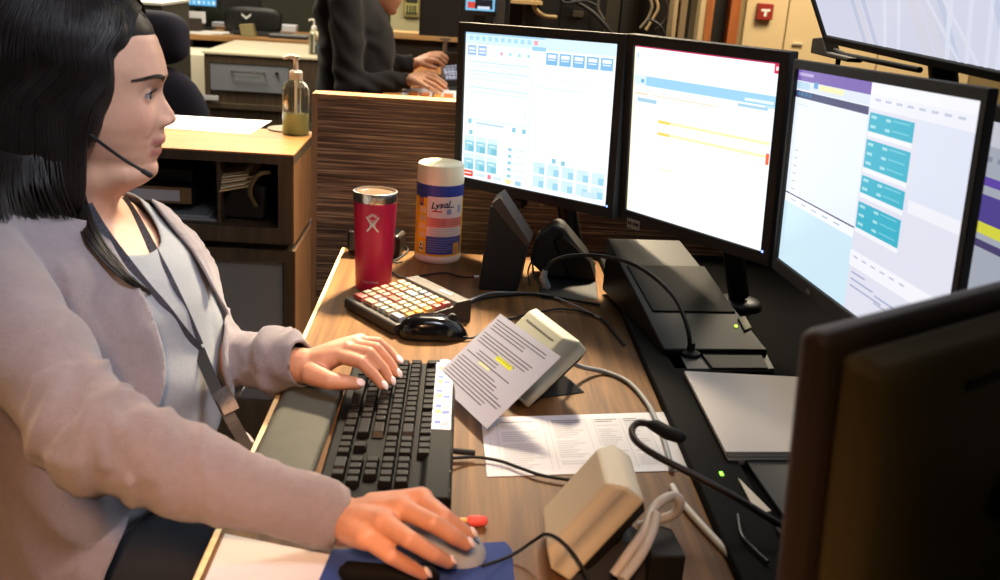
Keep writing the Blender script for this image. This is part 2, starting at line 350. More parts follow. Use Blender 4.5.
# ---------------------------------------------------------------- red tumbler
RED = mat('b5173f', .38, bump=.06, bscale=1500)
tc = onz(373, 293, .75); tx, ty = tc.x-.003, tc.y+.036
tb = thing('tumbler', 'tall raspberry red insulated tumbler with a steel rim beside the coloured keypad', 'tumbler', (tx, ty, .75))
MB().lathe([(.0, 0), (.0320, 0), (.0335, .003), (.0402, .170)], (tx, ty, .75), 48).build('body', RED, tb, 40); tbb = tb.children[0]
rim = MB().lathe([(.0402, .170), (.0409, .172), (.0413, .185), (.0407, .188), (.0382, .1885), (.0378, .182), (.0, .182)], (tx, ty, .75), 48, cap=False).build('rim', STEEL, tb, 40)
MB().lathe([(.0, .177), (.0372, .177), (.0372, .1855), (.034, .1865), (.032, .1845), (.0, .1845)], (tx, ty, .75), 40, cap=False).build('lid', mat('6b5848', .2, spec=.6), tb, 30)
def wrap(cx, cy, z0, rfun, ang, off=.0004):
    def fn(x, y):
        r = rfun(y)+off; a = ang+x/r
        return Vector((cx+r*math.cos(a), cy+r*math.sin(a), z0+y))
    return fn
va = math.atan2(-ty, -tx)
fn = wrap(tx, ty, .75, lambda y: .0337+(.0066)*(y)/.170+.0002, va-.10)
fnb = fn
fn = lambda x, y: fnb(x*.92, y-.020)
SIL = mat('c3c7cc', .35, .6)
lg = MB()
def stroke(g, pts, wd, fn, m=None):
    for a, b in zip(pts[:-1], pts[1:]):
        d = Vector((b[0]-a[0], b[1]-a[1])); nrm = Vector((-d.y, d.x)).normalized()*wd/2
        k = max(1, int(d.length/.003))
        for i in range(k):
            p = Vector(a)+d*(i/k); q = Vector(a)+d*((i+1)/k)
            g.quad(fn(p.x+nrm.x, p.y+nrm.y), fn(p.x-nrm.x, p.y-nrm.y), fn(q.x-nrm.x, q.y-nrm.y), fn(q.x+nrm.x, q.y+nrm.y), m)
for sx in (-1, 1):
    stroke(lg, [(sx*.0125, .1665), (sx*.0085, .162), (sx*.003, .1535), (sx*.0045, .147), (sx*.0115, .139)], .0034, fn)
stroke(lg, [(-.0035, .155), (0, .1515), (.0035, .155)], .006, fn); stroke(lg, [(-.004, .1485), (0, .151), (.004, .1485)], .004, fn)
for k in range(-3, 4):
    a = PI/2-k*.36; stroke(lg, [(math.cos(a)*.0055, .163+math.sin(a)*.0055), (math.cos(a)*.0105, .163+math.sin(a)*.0105)], .0018, fn)
stroke(lg, [(-.004, .1615), (-.002, .1595), (.002, .1595), (.004, .1615)], .0013, fn)
lbl(lg.build('emblem', SIL, tbb), 'silver figure emblem on the upper body')
lbl(MB().text('HydroFlask', .0072, lambda x, y: fn(x-.019, y+.038), SIL).build('lettering', SIL, tbb), 'silver lettering near the base')
# ---------------------------------------------------------------- small dark box behind the tumbler
b0 = onz(375, 258, .75)
bx_ = thing('small_black_box', 'small black rounded box on the desk directly behind the red tumbler', 'device', (b0.x, b0.y+.02, .75))
MB().box((b0.x, b0.y+.03, .778), (.115, .06, .05), rz=R(-12)).build('case', mat('241d18', .35), bx_, bevel=.010, seg=3)
MB().box((b0.x, b0.y+.03, .8035), (.10, .045, .002), rz=R(-12)).build('top_plate', BLKG, bx_, bevel=.001)
# ---------------------------------------------------------------- wipes canister
cx, cy = -.038, 2.045
cn = thing('wipes_canister', 'white cylindrical disinfecting wipes canister with a yellow and blue label', 'canister', (cx, cy, .75))
WPL = mat('efe6d6', .4)
MB().lathe([(0, 0), (.047, 0), (.0495, .004), (.0495, .012), (.0485, .016), (.0485, .166), (.0475, .168), (0, .168)], (cx, cy, .75), 48, cap=False).build('tub', WPL, cn, 40); cnt_ = cn.children[0]
MB().lathe([(0, .166), (.0485, .166), (.0490, .170), (.0485, .183), (.0470, .203), (.0440, .2055), (0, .2055)], (cx, cy, .75), 48, cap=False).build('lid', mat('fff3cf', .35), cn, 40)
va = math.atan2(-cy, -cx)
fn = wrap(cx, cy, .75, lambda y: .0485, va, 0)
lb = MB()
def crect(x0, y0, x1, y1, m, d):
    k = max(1, int(abs(x1-x0)/.004))
    for i in range(k):
        a = x0+(x1-x0)*i/k; b = x0+(x1-x0)*(i+1)/k
        def q(x, y): r = .0487+d*.00006; an = va+x/.0485; return Vector((cx+r*math.cos(an), cy+r*math.sin(an), .75+y))
        lb.quad(q(a, y0), q(b, y0), q(b, y1), q(a, y1), m)
YEL = mat('f2b800', .45); BLU = mat('2b3f96', .45); LWH = mat('e3d8d2', .5); PNK = mat('dc8478', .5)
crect(-.1, .016, .1, .142, YEL, 0); crect(-.15, .138, .15, .165, BLU, 1)
crect(-.026, .098, .06, .142, LWH, 2); crect(-.026, .078, .06, .098, PNK, 2); crect(-.026, .058, .06, .078, LWH, 2); crect(-.026, .020, .06, .058, mat('3a4690', .5), 2)
crect(-.048, .12, -.036, .141, BLU, 3); crect(-.045, .125, -.039, .136, mat('e8743c', .5), 4)
for i in range(4): crect(-.046, .106-i*.0175, -.029, .118-i*.0175, mat('e9c79a', .5), 3)
crect(-.044, .022, -.034, .044, WPL, 3)
for i in range(4): crect(-.020, .060+i*.0045, .045, .0612+i*.0045, GREYP, 3)
for i in range(3): crect(-.016, .083+i*.005, .015, .0845+i*.005, mat('b05a58', .5), 3); crect(.028, .083+i*.005, .05, .0845+i*.005, mat('b05a58', .5), 3)
for i in range(6): crect(-.022, .026+i*.005, .02+(i % 3)*.01, .0275+i*.005, mat('7d86c0', .5), 3)
crect(.034, .021, .052, .044, mat('cfa24a', .5), 4); crect(.038, .024, .045, .036, mat('b9563a', .5), 5)
crect(.012, .120, .032, .1225, INKD, 3); crect(-.016, .1105, .006, .1135, mat('c33a34', .5), 3); crect(.016, .106, .026, .117, mat('8a8fb8', .5), 3); crect(.042, .108, .05, .124, mat('9aa0c0', .5), 3)
lb.text('Lysol', .019, lambda x, y: fn(x-.018+y*.25, y+.117)+Vector((0, 0, x*.12))+(Vector((-cx, -cy, 0)).normalized()*.0008), mat('20244a', .5), bold=.0006)
for k, (px, py) in enumerate([(-.039, .037), (-.042, .029), (-.036, .029)]):
    crect(px-.0022, py-.0022, px+.0022, py+.0022, INKD, 5)
lbl(lb.build('label', YEL, cnt_, 60), 'yellow, white, pink and blue printed label')
# ---------------------------------------------------------------- programmable keypad
kp0 = Vector((-.193, 1.690, .75)); du = Vector((.115, -.150, 0)).normalized(); dv = Vector((-du.y, du.x, 0))
KX = Matrix((du, dv, Vector((0, 0, 1)))).transposed().to_4x4(); KX.translation = kp0
kp = thing('programmable_keypad', 'black square keypad with rows of coloured square keys beside the red tumbler', 'keypad', kp0)
W_, D_ = .186, .187
KX = KX @ Matrix.Scale(.865, 4)
sl = math.atan2(.012, .137)
g = MB(); prof = [(0, .004), (0, .020), (.004, .024), (.142, .038), (.150, .046), (.182, .046), (.187, .042), (.187, 0), (.05, 0)]
g.prism([KX @ Vector((0, y, z)) for y, z in prof], KX.to_3x3() @ Vector((W_, 0, 0)))
g.build('case', mat('2b2521', .5, bump=.1, bscale=900), kp, bevel=.0015)
cols = {'r': '9c5446', 'p': 'a07261', 'c': 'a3967e', 'g': '7d8489', 's': '8a6c5a', 'n': '9ba677', 'y': 'c49c40', 'o': 'b38442', 'm': 'a17f79', 'd': 'a04a42'}
rows = ['R cgcggG', 'pmmgcccc', 'spppcccc', 'ppRRcccy', 'pnpcGGco', 'ccccggcd', 'cccgmcyd']
grid = [['d2', None, 'o2', None, 'c', 'g', 'c', 'g2', None][:8] for _ in range(1)]
layout = [  # rows from the front edge (nearest the operator) to the back; each entry colour,width in keys
    [('d', 2), ('p', 2), ('c', 1), ('g', 1), ('c', 1), ('g', 2)],
    [('c', 1), ('s', 1), ('m', 1), ('g', 1), ('c', 1), ('c', 1), ('c', 1), ('s', 1), ('y', 1)],
    [('s', 1), ('s', 1), ('p', 1), ('r', 2), ('c', 1), ('c', 1), ('c', 1), ('y', 1)],
    [('p', 1), ('p', 1), ('p', 1), ('c', 1), ('c', 1), ('c', 1), ('c', 1), ('c', 1), ('o', 1)],
    [('p', 1), ('n', 1), ('p', 1), ('g', 2), ('c', 1), ('c', 1), ('c', 1), ('d', 1)],
    [('c', 1), ('c', 1), ('c', 1), ('c', 1), ('g', 1), ('m', 1), ('c', 1), ('y', 1), ('d', 1)]]
p_ = .0196
KS = Matrix.Translation(Vector((0, .006, .0243))) @ Matrix.Rotation(math.atan2(.014, .138), 4, 'X')
def keycap(X, c, sx, sy, h, m=None, top=.78):
    g = MB(); x, y = sx/2, sy/2
    b = [(-x, -y, 0), (x, -y, 0), (x, y, 0), (-x, y, 0)]; t = [(a*top if abs(a) < .02 else (abs(a)-.002)*(1 if a > 0 else -1), bb*top, h) for a, bb, _ in b]
    g.hexa([X @ (Vector(c)+Vector(q)) for q in b], [X @ (Vector(c)+Vector(q)) for q in t], m); return g
for j, row in enumerate(layout):
    u = 0
    for cc, wd in row:
        x = .006+(u+wd/2)*p_; y = .008+(j+.5)*.0214
        keycap(KX @ KS, (x, y, 0), wd*p_-.0022, .0190, .0085).build('key', mat(cols[cc], .45), kp, bevel=.0012)
        u += wd
lbl(MB().box((.125, .166, .0465), (.038, .007, .001), None, 0, KX).build('brand_strip', mat('d7d2c8', .5), kp), 'small pale printed strip on the raised back edge')
# ---------------------------------------------------------------- mice
def mouse(name, label, c, ang, L_, W_, H_, m, tilt=0, z=.75, group=None, sidem=None):
    t = thing(name, label, 'mouse', (c[0], c[1], z), ang)
    vs = []; fs = []; N, K = 24, 14
    for i in range(K+1):
        a = i/K; zz = H_*math.sin(a*PI/2); sh = math.cos(a*PI/2)**.55 if i < K else 0
        for k in range(N):
            q = 2*PI*k/N; ex = abs(math.cos(q))**.8*(1 if math.cos(q) > 0 else -1); ey = abs(math.sin(q))**.8*(1 if math.sin(q) > 0 else -1)
            x = ex*L_/2*sh-.006*a; y = ey*W_/2*sh*(1-.12*math.cos(2*q-PI)*0)*(1 - .08*(ex < 0))
            vs.append((x, y, zz*(1-.35*max(0, x/L_*2)**2)+.001))
    for i in range(K):
        for k in range(N): fs.append((i*N+k, i*N+(k+1) % N, (i+1)*N+(k+1) % N, (i+1)*N+k))
    fs.append(tuple(range(N))[::-1])
    MB().add(vs, fs).build('shell', m, t, 60, world=False)
    MB().tube([(x*L_/2, 0, .0018+H_*(math.sqrt(max(.0, 1-(x*.98)**2.2)))*(1-.35*max(0, x)**2)) for x in (.12, .3, .5, .7, .85)], .0012, 6).build('button_seam', BLKM, t, 40, world=False)
    MB().cyl((L_*.26, -.0035, H_*.86), (L_*.26, .0035, H_*.86), .008, 16).build('scroll_wheel', BLKM, t, 40, world=False)
    return t
mc = onz(433, 339, .75)
mouse('computer_mouse', 'glossy black mouse lying in front of the coloured keypad', (mc.x, mc.y+.012), R(8), .118, .062, .038, BLKG)
# ---------------------------------------------------------------- keyboard
kb = thing('keyboard', 'full-size black computer keyboard lying along the desk under the left hand', 'keyboard', (-.068, 1.235, .75))
K0 = Vector((-.146, 1.408, .75)); KX = Matrix((Vector((0, -1, 0)), Vector((1, 0, 0)), Vector((0, 0, 1)))).transposed().to_4x4(); KX.translation = K0; KX = KX @ Matrix.Diagonal((.905, 1, 1, 1))   # local x runs from the Esc side to the keypad, y towards the top row
KL, KD = .452, .156
MB().prism([KX @ Vector((0, y, z)) for y, z in [(0, .002), (0, .013), (.003, .016), (.118, .020), (.125, .026), (.152, .026), (KD, .022), (KD, .0)]], (0, -KL*.905, 0)).build('case', mat('0c0c0c', .5, bump=.1, bscale=1000, spec=.12), kb, bevel=.002)
KS = Matrix.Translation(Vector((.006, .005, .0162))) @ Matrix.Rotation(math.atan2(.004, .118), 4, 'X')
KEYM = mat('0b0b0c', .35, spec=.22); pk = .0190; rows = []
rows += [(5, [0]+[2+i+(.5 if i > 3 else 0)+(.5 if i > 7 else 0) for i in range(12)], 1)]
rowdefs = [(4, [(i, 1) for i in range(13)]+[(13, 2)]), (3, [(0, 1.5)]+[(1.5+i, 1) for i in range(12)]+[(13.5, 1.5)]), (2, [(0, 1.75)]+[(1.75+i, 1) for i in range(11)]+[(12.75, 2.25)]),
           (1, [(0, 2.25)]+[(2.25+i, 1) for i in range(10)]+[(12.25, 2.75)]), (0, [(0, 1.25), (1.25, 1.25), (2.5, 1.25), (3.75, 6.25), (10, 1.25), (11.25, 1.25), (12.5, 1.25), (13.75, 1.25)])]
keys = [(u, 5, 1) for u in rows[0][1]]+[(u, r, wd) for r, ks in rowdefs for u, wd in ks]
keys += [(15.3+i, 5, 1) for i in range(3)]+[(15.3+i, r, 1) for i in range(3) for r in (3, 4)]+[(15.3, 0, 1), (16.3, 0, 1), (17.3, 0, 1), (16.3, 1, 1)]
keys += [(18.6+i, r, 1) for r in (4, 3, 2, 1) for i in range(3)]+[(18.6, 0, 2), (20.6, 0, 1), (21.6, 4, 1), (21.6, 3, 1), (21.6, 1, 1)]
rest = MB()
for i, (u, r, wd) in enumerate(keys):
    y = .008+r*.0188+(.004 if r == 5 else 0); u_ = u*.967
    c = ((u_+wd*.967/2)*pk, y+.009, 0)
    g = keycap(KX @ KS, c, wd*pk*.967-.0016, .0172, .0085, None, .76)
    if i < 100: g.build('key', KEYM, kb, bevel=.001, seg=1)
    else: rest.v, rest.f, rest.m = rest.v+g.v, rest.f+[tuple(q+len(rest.v) for q in f) for f in g.f], rest.m+g.m
if rest.v: rest.build('key', KEYM, kb, bevel=.001, seg=1)['kind'] = 'stuff'
g = MB(); SX = KX @ Matrix.Translation(Vector((0, 0, .0264)))
def srect(x0, y0, x1, y1, m, d=0): g.box(((x0+x1)/2, (y0+y1)/2, d*.00008), (abs(x1-x0), abs(y1-y0), .0003), m, 0, SX)
srect(.012, .1262, .262, .1515, mat('cfd0d8', .5))
BL2 = mat('3556b8', .5); GR2 = mat('7fae4a', .5)
for i in range(12):
    x = .03+i*.0185
    srect(x, .130, x+.011, .138, [GR2, WHITEP, BL2][i % 3], 1); srect(x+.003, .139, x+.012, .149, [BL2, mat('8b93a6', .5), WHITEP][(i*2) % 3], 1)
    srect(x+.013, .131, x+.0145, .147, INK, 2)
lbl(g.build('template_strip', WHITEP, kb), 'white strip with blue and green boxes above the function keys')
MB().ell(KX @ Vector((.006, .139, .0268)), (.008, .006, .0012), 16, 6).build('indicator_window', mat('e6ecff', .2, emit=.6), kb, 40)
MB().tube([KX @ Vector((.295, KD-.002, .012)), KX @ Vector((.295, KD+.028, .010))], .004, 10).build('cable_plug', BLKM, kb, 40)
wr = MB().prism([(x, 1.345, z) for x, z in [(-.229, .7505), (-.231, .758), (-.222, .767), (-.200, .769), (-.168, .768), (-.151, .763), (-.149, .7505)]], (-.008, -.345, 0)).build('wrist_rest', mat('52524a', .7, spec=.2, var=.12, vscale=14, bump=.1, bscale=700), None, 40, bevel=.003)
tag(wr, 'grey-green padded wrist rest along the near edge of the black keyboard', 'wrist rest')
# ---------------------------------------------------------------- mouse pad, mouse under the hand, pencil, papers
tag(MB().prism([onz(332, 552, .7505), onz(505, 544, .7505), onz(512, 552, .7505), (.078, .72, .7505), (-.135, .72, .7505)], (0, 0, .003)).build('mouse_pad', mat('2c4488', .8, bump=.3, bscale=1200)), 'blue cloth mouse pad under the right hand', 'mouse pad')
MOU = (.036, .935)
mouse('computer_mouse', 'grey computer mouse with black sides held under the right hand', (-.004, .926), R(-14), .108, .060, .036, mat('a9b0b6', .35, .2), z=.7537)
tag(MB().tube(bez([(-.10, .873, .760), (-.07, .868, .762), (-.03, .866, .762), (.00, .872, .758)], 4), [.004]+[.011]*11+[.004], 14).build('gel_pad', BLKS, None, 50), 'black rounded gel support lying on the blue mouse pad', 'gel pad')
p0 = onz(458, 521, .757); p1 = onz(487, 521, .757); d = (p1-p0).normalized()
pn = thing('pencil', 'yellow pencil with a fat red eraser cap beside the right hand', 'pencil', p0)
MB().tube([p0-d*.12, p0, p0+d*.012], .0036, 6).build('shaft', mat('eea51c', .4), pn)
MB().tube([p0-d*.128, p0-d*.12], [.0006, .0035], 6).build('tip', mat('e0bd8c', .6), pn)
MB().tube([p0+d*.010, p0+d*.013, p0+d*.022, p0+d*.031, p0+d*.0335], [.0042, .0062, .0066, .0056, .002], 14).build('eraser_cap', mat('e2574b', .5), pn, 50)
sh = MB().prism([onz(225, 534, .7503), onz(333, 556, .7503), (-.118, .70, .7503), (-.232, .70, .7503)], (0, 0, .0006)).build('paper_sheet', WHITEP)
tag(sh, 'blank white sheet at the desk edge beneath the right sleeve', 'paper')
def sheet(name, label, P, T=.0005, cat='paper'):
    """P = four corners (top-left, top-right, bottom-right, bottom-left) ; returns builder and uv mapping"""
    P = [Vector(p) for p in P]; nrm = (P[1]-P[0]).cross(P[3]-P[0]).normalized()
    if nrm.z < 0: nrm = -nrm
    t = thing(name, label, cat, sum(P, Vector())/4)
    MB().prism(P, -nrm*T if False else nrm*T).build('sheet', WHITEP, t)
    def uv(u, v, d=0):
        a = P[0].lerp(P[1], u); b = P[3].lerp(P[2], u); return a.lerp(b, v)+nrm*(T+.0001+d)
    return t, uv
def prints(uv, rects, t, name='print', extra=()):
    g = MB()
    for i, (u0, v0, u1, v1, m) in enumerate(rects):
        d = 0 if m is not None and m in extra else .00006
        g.quad(uv(u0, v0, d), uv(u0, v1, d), uv(u1, v1, d), uv(u1, v0, d), m or INK)
    return g.build(name, INK, t)
Q = [onz(481, 418, .7506), onz(672, 412, .7506), onz(704, 470, .7506), onz(487, 477, .7506)]
t, uv = sheet('printed_table_sheet', 'white sheet printed with a fine grey table lying on the desk', Q)
rr = random.Random(5); rc = []
for c0 in (0.03, .07, .30, .33, .52, .56, .70, .83): rc.append((c0, .08, c0+.0025, .93, GREYP))
for i in range(22):
    v = .10+i*.037
    for c0, c1 in ((.09, .28), (.35, .50), (.57, .69), (.72, .82)):
        if rr.random() < .9: rc.append((c0, v, c0+(c1-c0)*(.5+.5*rr.random()), v+.012, GREYP if i > 1 else INK))
    rc.append((.05, v+.024, .84, v+.027, GREYP))
prints(uv, rc, t)
Q2 = [onz(640, 470, .7513), onz(704, 470, .7513), onz(666, 485, .7513), onz(560, 484, .7513)]
# ---------------------------------------------------------------- desktop terminals (beige head on black foot) and laminated card
def terminal(label, c, ang, tilt, hx, hy, hz, zc, group, coat=None):
    """beige bevelled head, tilted back on a black foot"""
    t = thing('desktop_unit', label, 'desktop unit', (c[0], c[1], .75), ang, group)
    T = Matrix.Translation(Vector((0, 0, zc))) @ Matrix.Rotation(tilt, 4, 'Y')
    a, b, z = hx/2, hy/2, hz/2; k = .80; g = MB()
    g.hexa([T @ Vector(p) for p in [(-a, -b, -z), (a, -b, -z), (a, b, -z), (-a, b, -z)]], [T @ Vector(p) for p in [(-a, -b, z*.25), (a, -b, z*.25), (a, b, z*.25), (-a, b, z*.25)]])
    g.hexa([T @ Vector(p) for p in [(-a, -b, z*.25), (a, -b, z*.25), (a, b, z*.25), (-a, b, z*.25)]], [T @ Vector(p) for p in [(-a*k, -b*k, z), (a*k, -b*k, z), (a*k, b*k, z), (-a*k, b*k, z)]])
    g.build('head', coat or BEIGE, t, bevel=.004, world=False, seg=3)
    MB().hexa([T @ Vector(p) for p in [(-a*.8, -b*.8, -z-.012), (a*.8, -b*.8, -z-.012), (a*.8, b*.8, -z-.012), (-a*.8, b*.8, -z-.012)]], [T @ Vector(p) for p in [(-a*.94, -b*.94, -z-.0005), (a*.94, -b*.94, -z-.0005), (a*.94, b*.94, -z-.0005), (-a*.94, b*.94, -z-.0005)]]).build('rear_cover', BLKM, t, bevel=.002, world=False)
    q = T @ Vector((0, 0, -z-.008))
    MB().tube([(q.x, -.025, q.z), (q.x, .025, q.z)], .014, 16).build('hinge', BLKM, t, 40, world=False)
    MB().hexa([(-.02, -.05, 0), (.075, -.05, 0), (.075, .05, 0), (-.02, .05, 0)], [(.0, -.022, q.z-.75*0-.004), (.05, -.022, q.z-.012), (.05, .022, q.z-.012), (.0, .022, q.z-.004)]).build('foot', BLKM, t, bevel=.003, world=False)
    return t, T
GB = mat('a7a695', .5, bump=.05, bscale=800)
t1, T1 = terminal('grey-beige tilted unit behind the laminated card, on a black foot', (.118, 1.386), R(21.7), R(-42), .12, .150, .036, .052, 'tilted desktop units', GB)
q = WM[t1.name] @ T1
MB().box((.035, 0, .0185), (.002, .09, .0008), None, 0, q).build('face_groove', mat('77766a', .6), t1)
t2, T2 = terminal('beige tilted unit beside the mouse pad, seen from its side with a looped white cable', (.153, .932), 0, R(-55), .120, .098, .040, .060, 'tilted desktop units')
del t1['group']; del t2['group']
LAM = mat('b9bacb', .25, coat=.6)
cdp = [onz(500.5, 314, .852), onz(561, 357, .852), onz(487, 429, .766), onz(432, 385, .778)]
cdp[3] = cdp[0]+(cdp[2]-cdp[1])*1.0
t, uv = sheet('laminated_card', 'laminated white instruction card with one yellow highlighted line, propped against the tilted unit', cdp, cat='card')
t.children[0].data.materials[0] = LAM
rc = []; rr = random.Random(2)
for i in range(22):
    v = .07+i*.038; u0 = .05 if i % 5 else .03
    if i in (4, 9, 13): continue
    ln = .55+.35*rr.random()
    if i < 2: ln = .85
    if i in (10, 11): u0, ln = .18, .35
    rc.append((u0, v, u0+ln*.98, v+.010, INK if i % 3 else INKD))
rc.append((.42, .375, .68, .425, mat('d8dc2a', .4))); rc.append((.42, .39, .64, .40, INK)); rc.append((.30, .54, .48, .565, mat('dfd9a0', .4)))
prints(uv, rc, t)
# ---------------------------------------------------------------- black wedge speakers
w0 = onz(478, 290, .75); 
def side(px, py, Y): return ony(px, py, Y)
Ys = w0.y
sp = thing('wedge_speaker', 'black wedge-shaped desktop speaker with its pointed top below the left monitor', 'speaker', (.10, Ys+.03, .75))
poly = [side(478, 290, Ys), side(517, 292, Ys), side(527, 245, Ys), side(497, 206, Ys), side(490, 207, Ys)]
poly[0].z = poly[1].z = .7505
MB().prism(poly, (.012, .075, 0)).build('cabinet', mat('171615', .6, bump=.2, bscale=1200), sp, bevel=.003)
gp = [side(491, 204, Ys-.001), side(500, 197.5, Ys-.001), side(530, 243, Ys-.001), side(526, 247, Ys-.001)]
MB().prism(gp, (.012, .078, 0)).build('grille', mat('4a3c30', .7, bump=.5, bscale=2500), sp, bevel=.001)
MB().cyl(side(474, 277, Ys+.01), side(479, 277, Ys+.01), .003, 12).build('jack_plug', mat('b7b7b7', .3, .6), sp)
c2 = ony(560, 262, 1.93)
s2 = thing('round_speaker', 'black rounded speaker lying behind the wedge speaker and the gooseneck lamp', 'speaker', (c2.x, c2.y, .75))
def pt(px, py, Y=1.93): q = ony(px, py, Y); q.z = max(q.z, .7515); return q
MB().prism([pt(529, 262), pt(535, 240), pt(554, 225), pt(562, 227), pt(572, 239), pt(586, 256), pt(596, 285), pt(580, 296), pt(545, 296)], (.01, .07, 0)).build('cabinet', mat('191817', .5), s2, bevel=.008, seg=3)
MB().prism([pt(553, 241, 1.925), pt(563, 235, 1.925), pt(590, 262, 1.925), pt(596, 284, 1.925), pt(570, 290, 1.925)], (.004, .03, 0)).build('front_ring', mat('0e0e0e', .35), s2, bevel=.004)
MB().prism([pt(545, 292), pt(596, 292), onz(600, 300, .7505), onz(540, 300, .7505)], (0, .06, 0)).build('foot', BLKM, s2, bevel=.003)
# ---------------------------------------------------------------- sloped black console
cs = thing('sloped_console', 'black sloped console with a glossy top and a green light below the middle monitor', 'console', (.40, 1.70, .757))
tl_, tr2, bl_, br_ = onz(607, 238, .862), onz(680, 240, .862), onz(664, 349, .775), onz(768, 350, .775)
A = [bl_, br_, tr2, tl_]; B_ = [Vector((p.x, p.y, .7575)) for p in A]
MB().hexa(B_, A).build('case', mat('0f0d0c', .45, spec=.3), cs, bevel=.003)
n_ = (br_-bl_).cross(tl_-bl_).normalized()
MB().prism([bl_.lerp(tl_, .30)+(br_-bl_)*.08+n_*.0003, bl_.lerp(tl_, .30)+(br_-bl_)*.92+n_*.0003, tl_.lerp(bl_, .28)+(br_-bl_)*.9+n_*.0003, tl_.lerp(bl_, .28)+(br_-bl_)*.06+n_*.0003], n_*.002).build('key_panel', mat('0c0b0a', .6, spec=.2), cs, bevel=.001)
MB().prism([onplane(x, y, bl_+n_*.001, n_) for x, y in ((738, 318), (745, 317), (751, 328), (745, 331))], n_*.002).build('tag', mat('9f9c88', .6), cs)
MB().ell(onplane(736, 326, bl_+n_*.001, n_), (.003, .003, .002), 10, 6).build('indicator_light', mat('b8ff40', .3, emit=4), cs, 40)
# ---------------------------------------------------------------- papers and dock on the equipment shelf
g = MB().prism([onz(661, 351, .758), onz(763, 351, .758), onz(774, 372, .758), onz(674, 372, .758)], (0, 0, .006)).build('metal_plate', mat('6c6b69', .5, .1), bevel=.001)
tag(g, 'flat grey metal plate at the foot of the sloped console', 'plate')
g = MB().prism([onz(700, 354, .7645), onz(760, 354, .7645), onz(768, 370, .7645), onz(712, 370, .7645)], (0, 0, .004)).build('flat_black_box', mat('0b0a09', .6), bevel=.001)
tag(g, 'flat black box lying on the grey metal plate', 'box')
ps = [onz(686, 371, .775), onz(802, 377, .775), onz(806, 452, .775), onz(728, 452, .775)]
for k in range(4):
    j = [Vector((rnd.uniform(-.003, .003), rnd.uniform(-.003, .003), -.0175+k*.0045)) for _ in range(1)][0]
    g = MB().prism([p+j for p in ps], (0, 0, .0042)).build('paper_pad', mat('d9cfca', .6) if k == 3 else mat('c8bfb2', .65), bevel=.0005)
    tag(g, ['bottom pad of the stack of white paper pads on the black shelf', 'second pad from the bottom in the stack of white paper pads', 'second pad from the top in the stack of white paper pads', 'topmost blank pad of the stack of white paper pads on the black shelf'][k], 'paper pad', 'paper pads stacked on the shelf')
g = MB().prism([onz(738, 479, .766), onz(771, 512, .766), onz(764, 514, .766), onz(752, 506, .766)], (0, 0, .002)).build('paper_scrap', mat('f2e2cc', .6)); g.location.z += 0
tag(g, 'small white triangle of paper on the black rail by the microphone base', 'paper')
g = MB().prism([onz(738, 455, .758), (.62, 1.17, .758), (.62, .80, .758), onz(800, 545, .758)], (0, 0, .007)).build('black_folder', mat('17181c', .6), bevel=.002)
tag(g, 'dark folder on the shelf in front of the paper pads', 'folder')
# ---------------------------------------------------------------- gooseneck lamp and microphone
gb = onz(690, 355, .765)
gl = thing('gooseneck_lamp', 'thin black gooseneck arching left over the sloped console', 'lamp', (gb.x, gb.y, .7645))
def pz(px, py, Y): return ony(px, py, Y)
arc = [gb, pz(688, 330, 1.50), pz(676, 300, 1.56), pz(655, 278, 1.63), pz(630, 263, 1.69), pz(600, 256, 1.73), pz(570, 256, 1.75), pz(552, 262, 1.76), pz(544, 272, 1.76)]
MB().tube(bez(arc, 8), .0036, 10).build('flexible_neck', mat('2e2f2d', .3, .6), gl, 50)
MB().lathe([(0, 0), (.016, 0), (.016, .006), (.007, .010), (.006, .022), (0, .022)], (gb.x, gb.y, .7645), 24).build('base', BLKM, gl, 40)
MB().tube([pz(545, 270, 1.76), pz(543, 277, 1.76), pz(546, 286, 1.758), pz(550, 288, 1.757)], [.005, .008, .008, .004], 12).build('lamp_head', mat('8e989c', .3, .5), gl, 50)
gm = onz(782, 527, .766)
mk = thing('gooseneck_microphone', 'black gooseneck microphone bending left over the printed table sheet', 'microphone', (gm.x, gm.y, .764))
arc = [gm+Vector((.010, -.012, .004)), onz(776, 522, .785), onz(735, 497, .80), onz(690, 473, .815), onz(655, 455, .825), onz(636, 441, .83), onz(632, 430, .835), onz(638, 423, .84), onz(650, 424, .842)]
MB().tube(bez(arc, 10), .0042, 12).build('flexible_neck', mat('3a3532', .35, .5), mk, 50)
MB().tube([onz(648, 424, .842), onz(656, 426, .842), onz(668, 433, .841), onz(682, 438, .84), onz(684, 439, .84)], [.0045, .008, .0085, .0075, .004], 14).build('microphone_head', BLKM, mk, 50)
MB().lathe([(0, 0), (.02, 0), (.02, .006), (.01, .012), (0, .012)], (gm.x+.010, gm.y-.012, .764), 24).build('base', BLKM, mk, 40)
# ---------------------------------------------------------------- cables
def cable(label, pts, r, m, name='cable', n=8):
    o = MB().tube(bez(pts, 8), r, n).build(name, m, None, 60); return tag(o, label, 'cable')
def z_(px, py, z=.754): return onz(px, py, z)
WC = mat('cfcac0', .45); GC = mat('8c8e90', .45)
cable('thick white cable running down the right side of the desk past the beige unit', [z_(672, 486), z_(680, 500), z_(697, 520), z_(720, 545), z_(738, 565), z_(750, 590), z_(760, 620)], .0045, WC)
cable('grey cable curving from the laminated card to the gooseneck microphone', [z_(566, 360, .80), z_(582, 367, .77), z_(605, 372), z_(628, 382), z_(645, 400), z_(656, 420), z_(664, 440), z_(672, 470)], .0038, GC)
cable('looped white cable behind the beige tilted unit', [z_(614, 575, .78), z_(630, 552, .80), z_(645, 530, .81), z_(653, 510, .815), z_(663, 500, .82), z_(674, 496, .82), z_(680, 502, .815), z_(674, 514, .80), z_(655, 521, .79), z_(640, 526, .775)], .0055, WC)
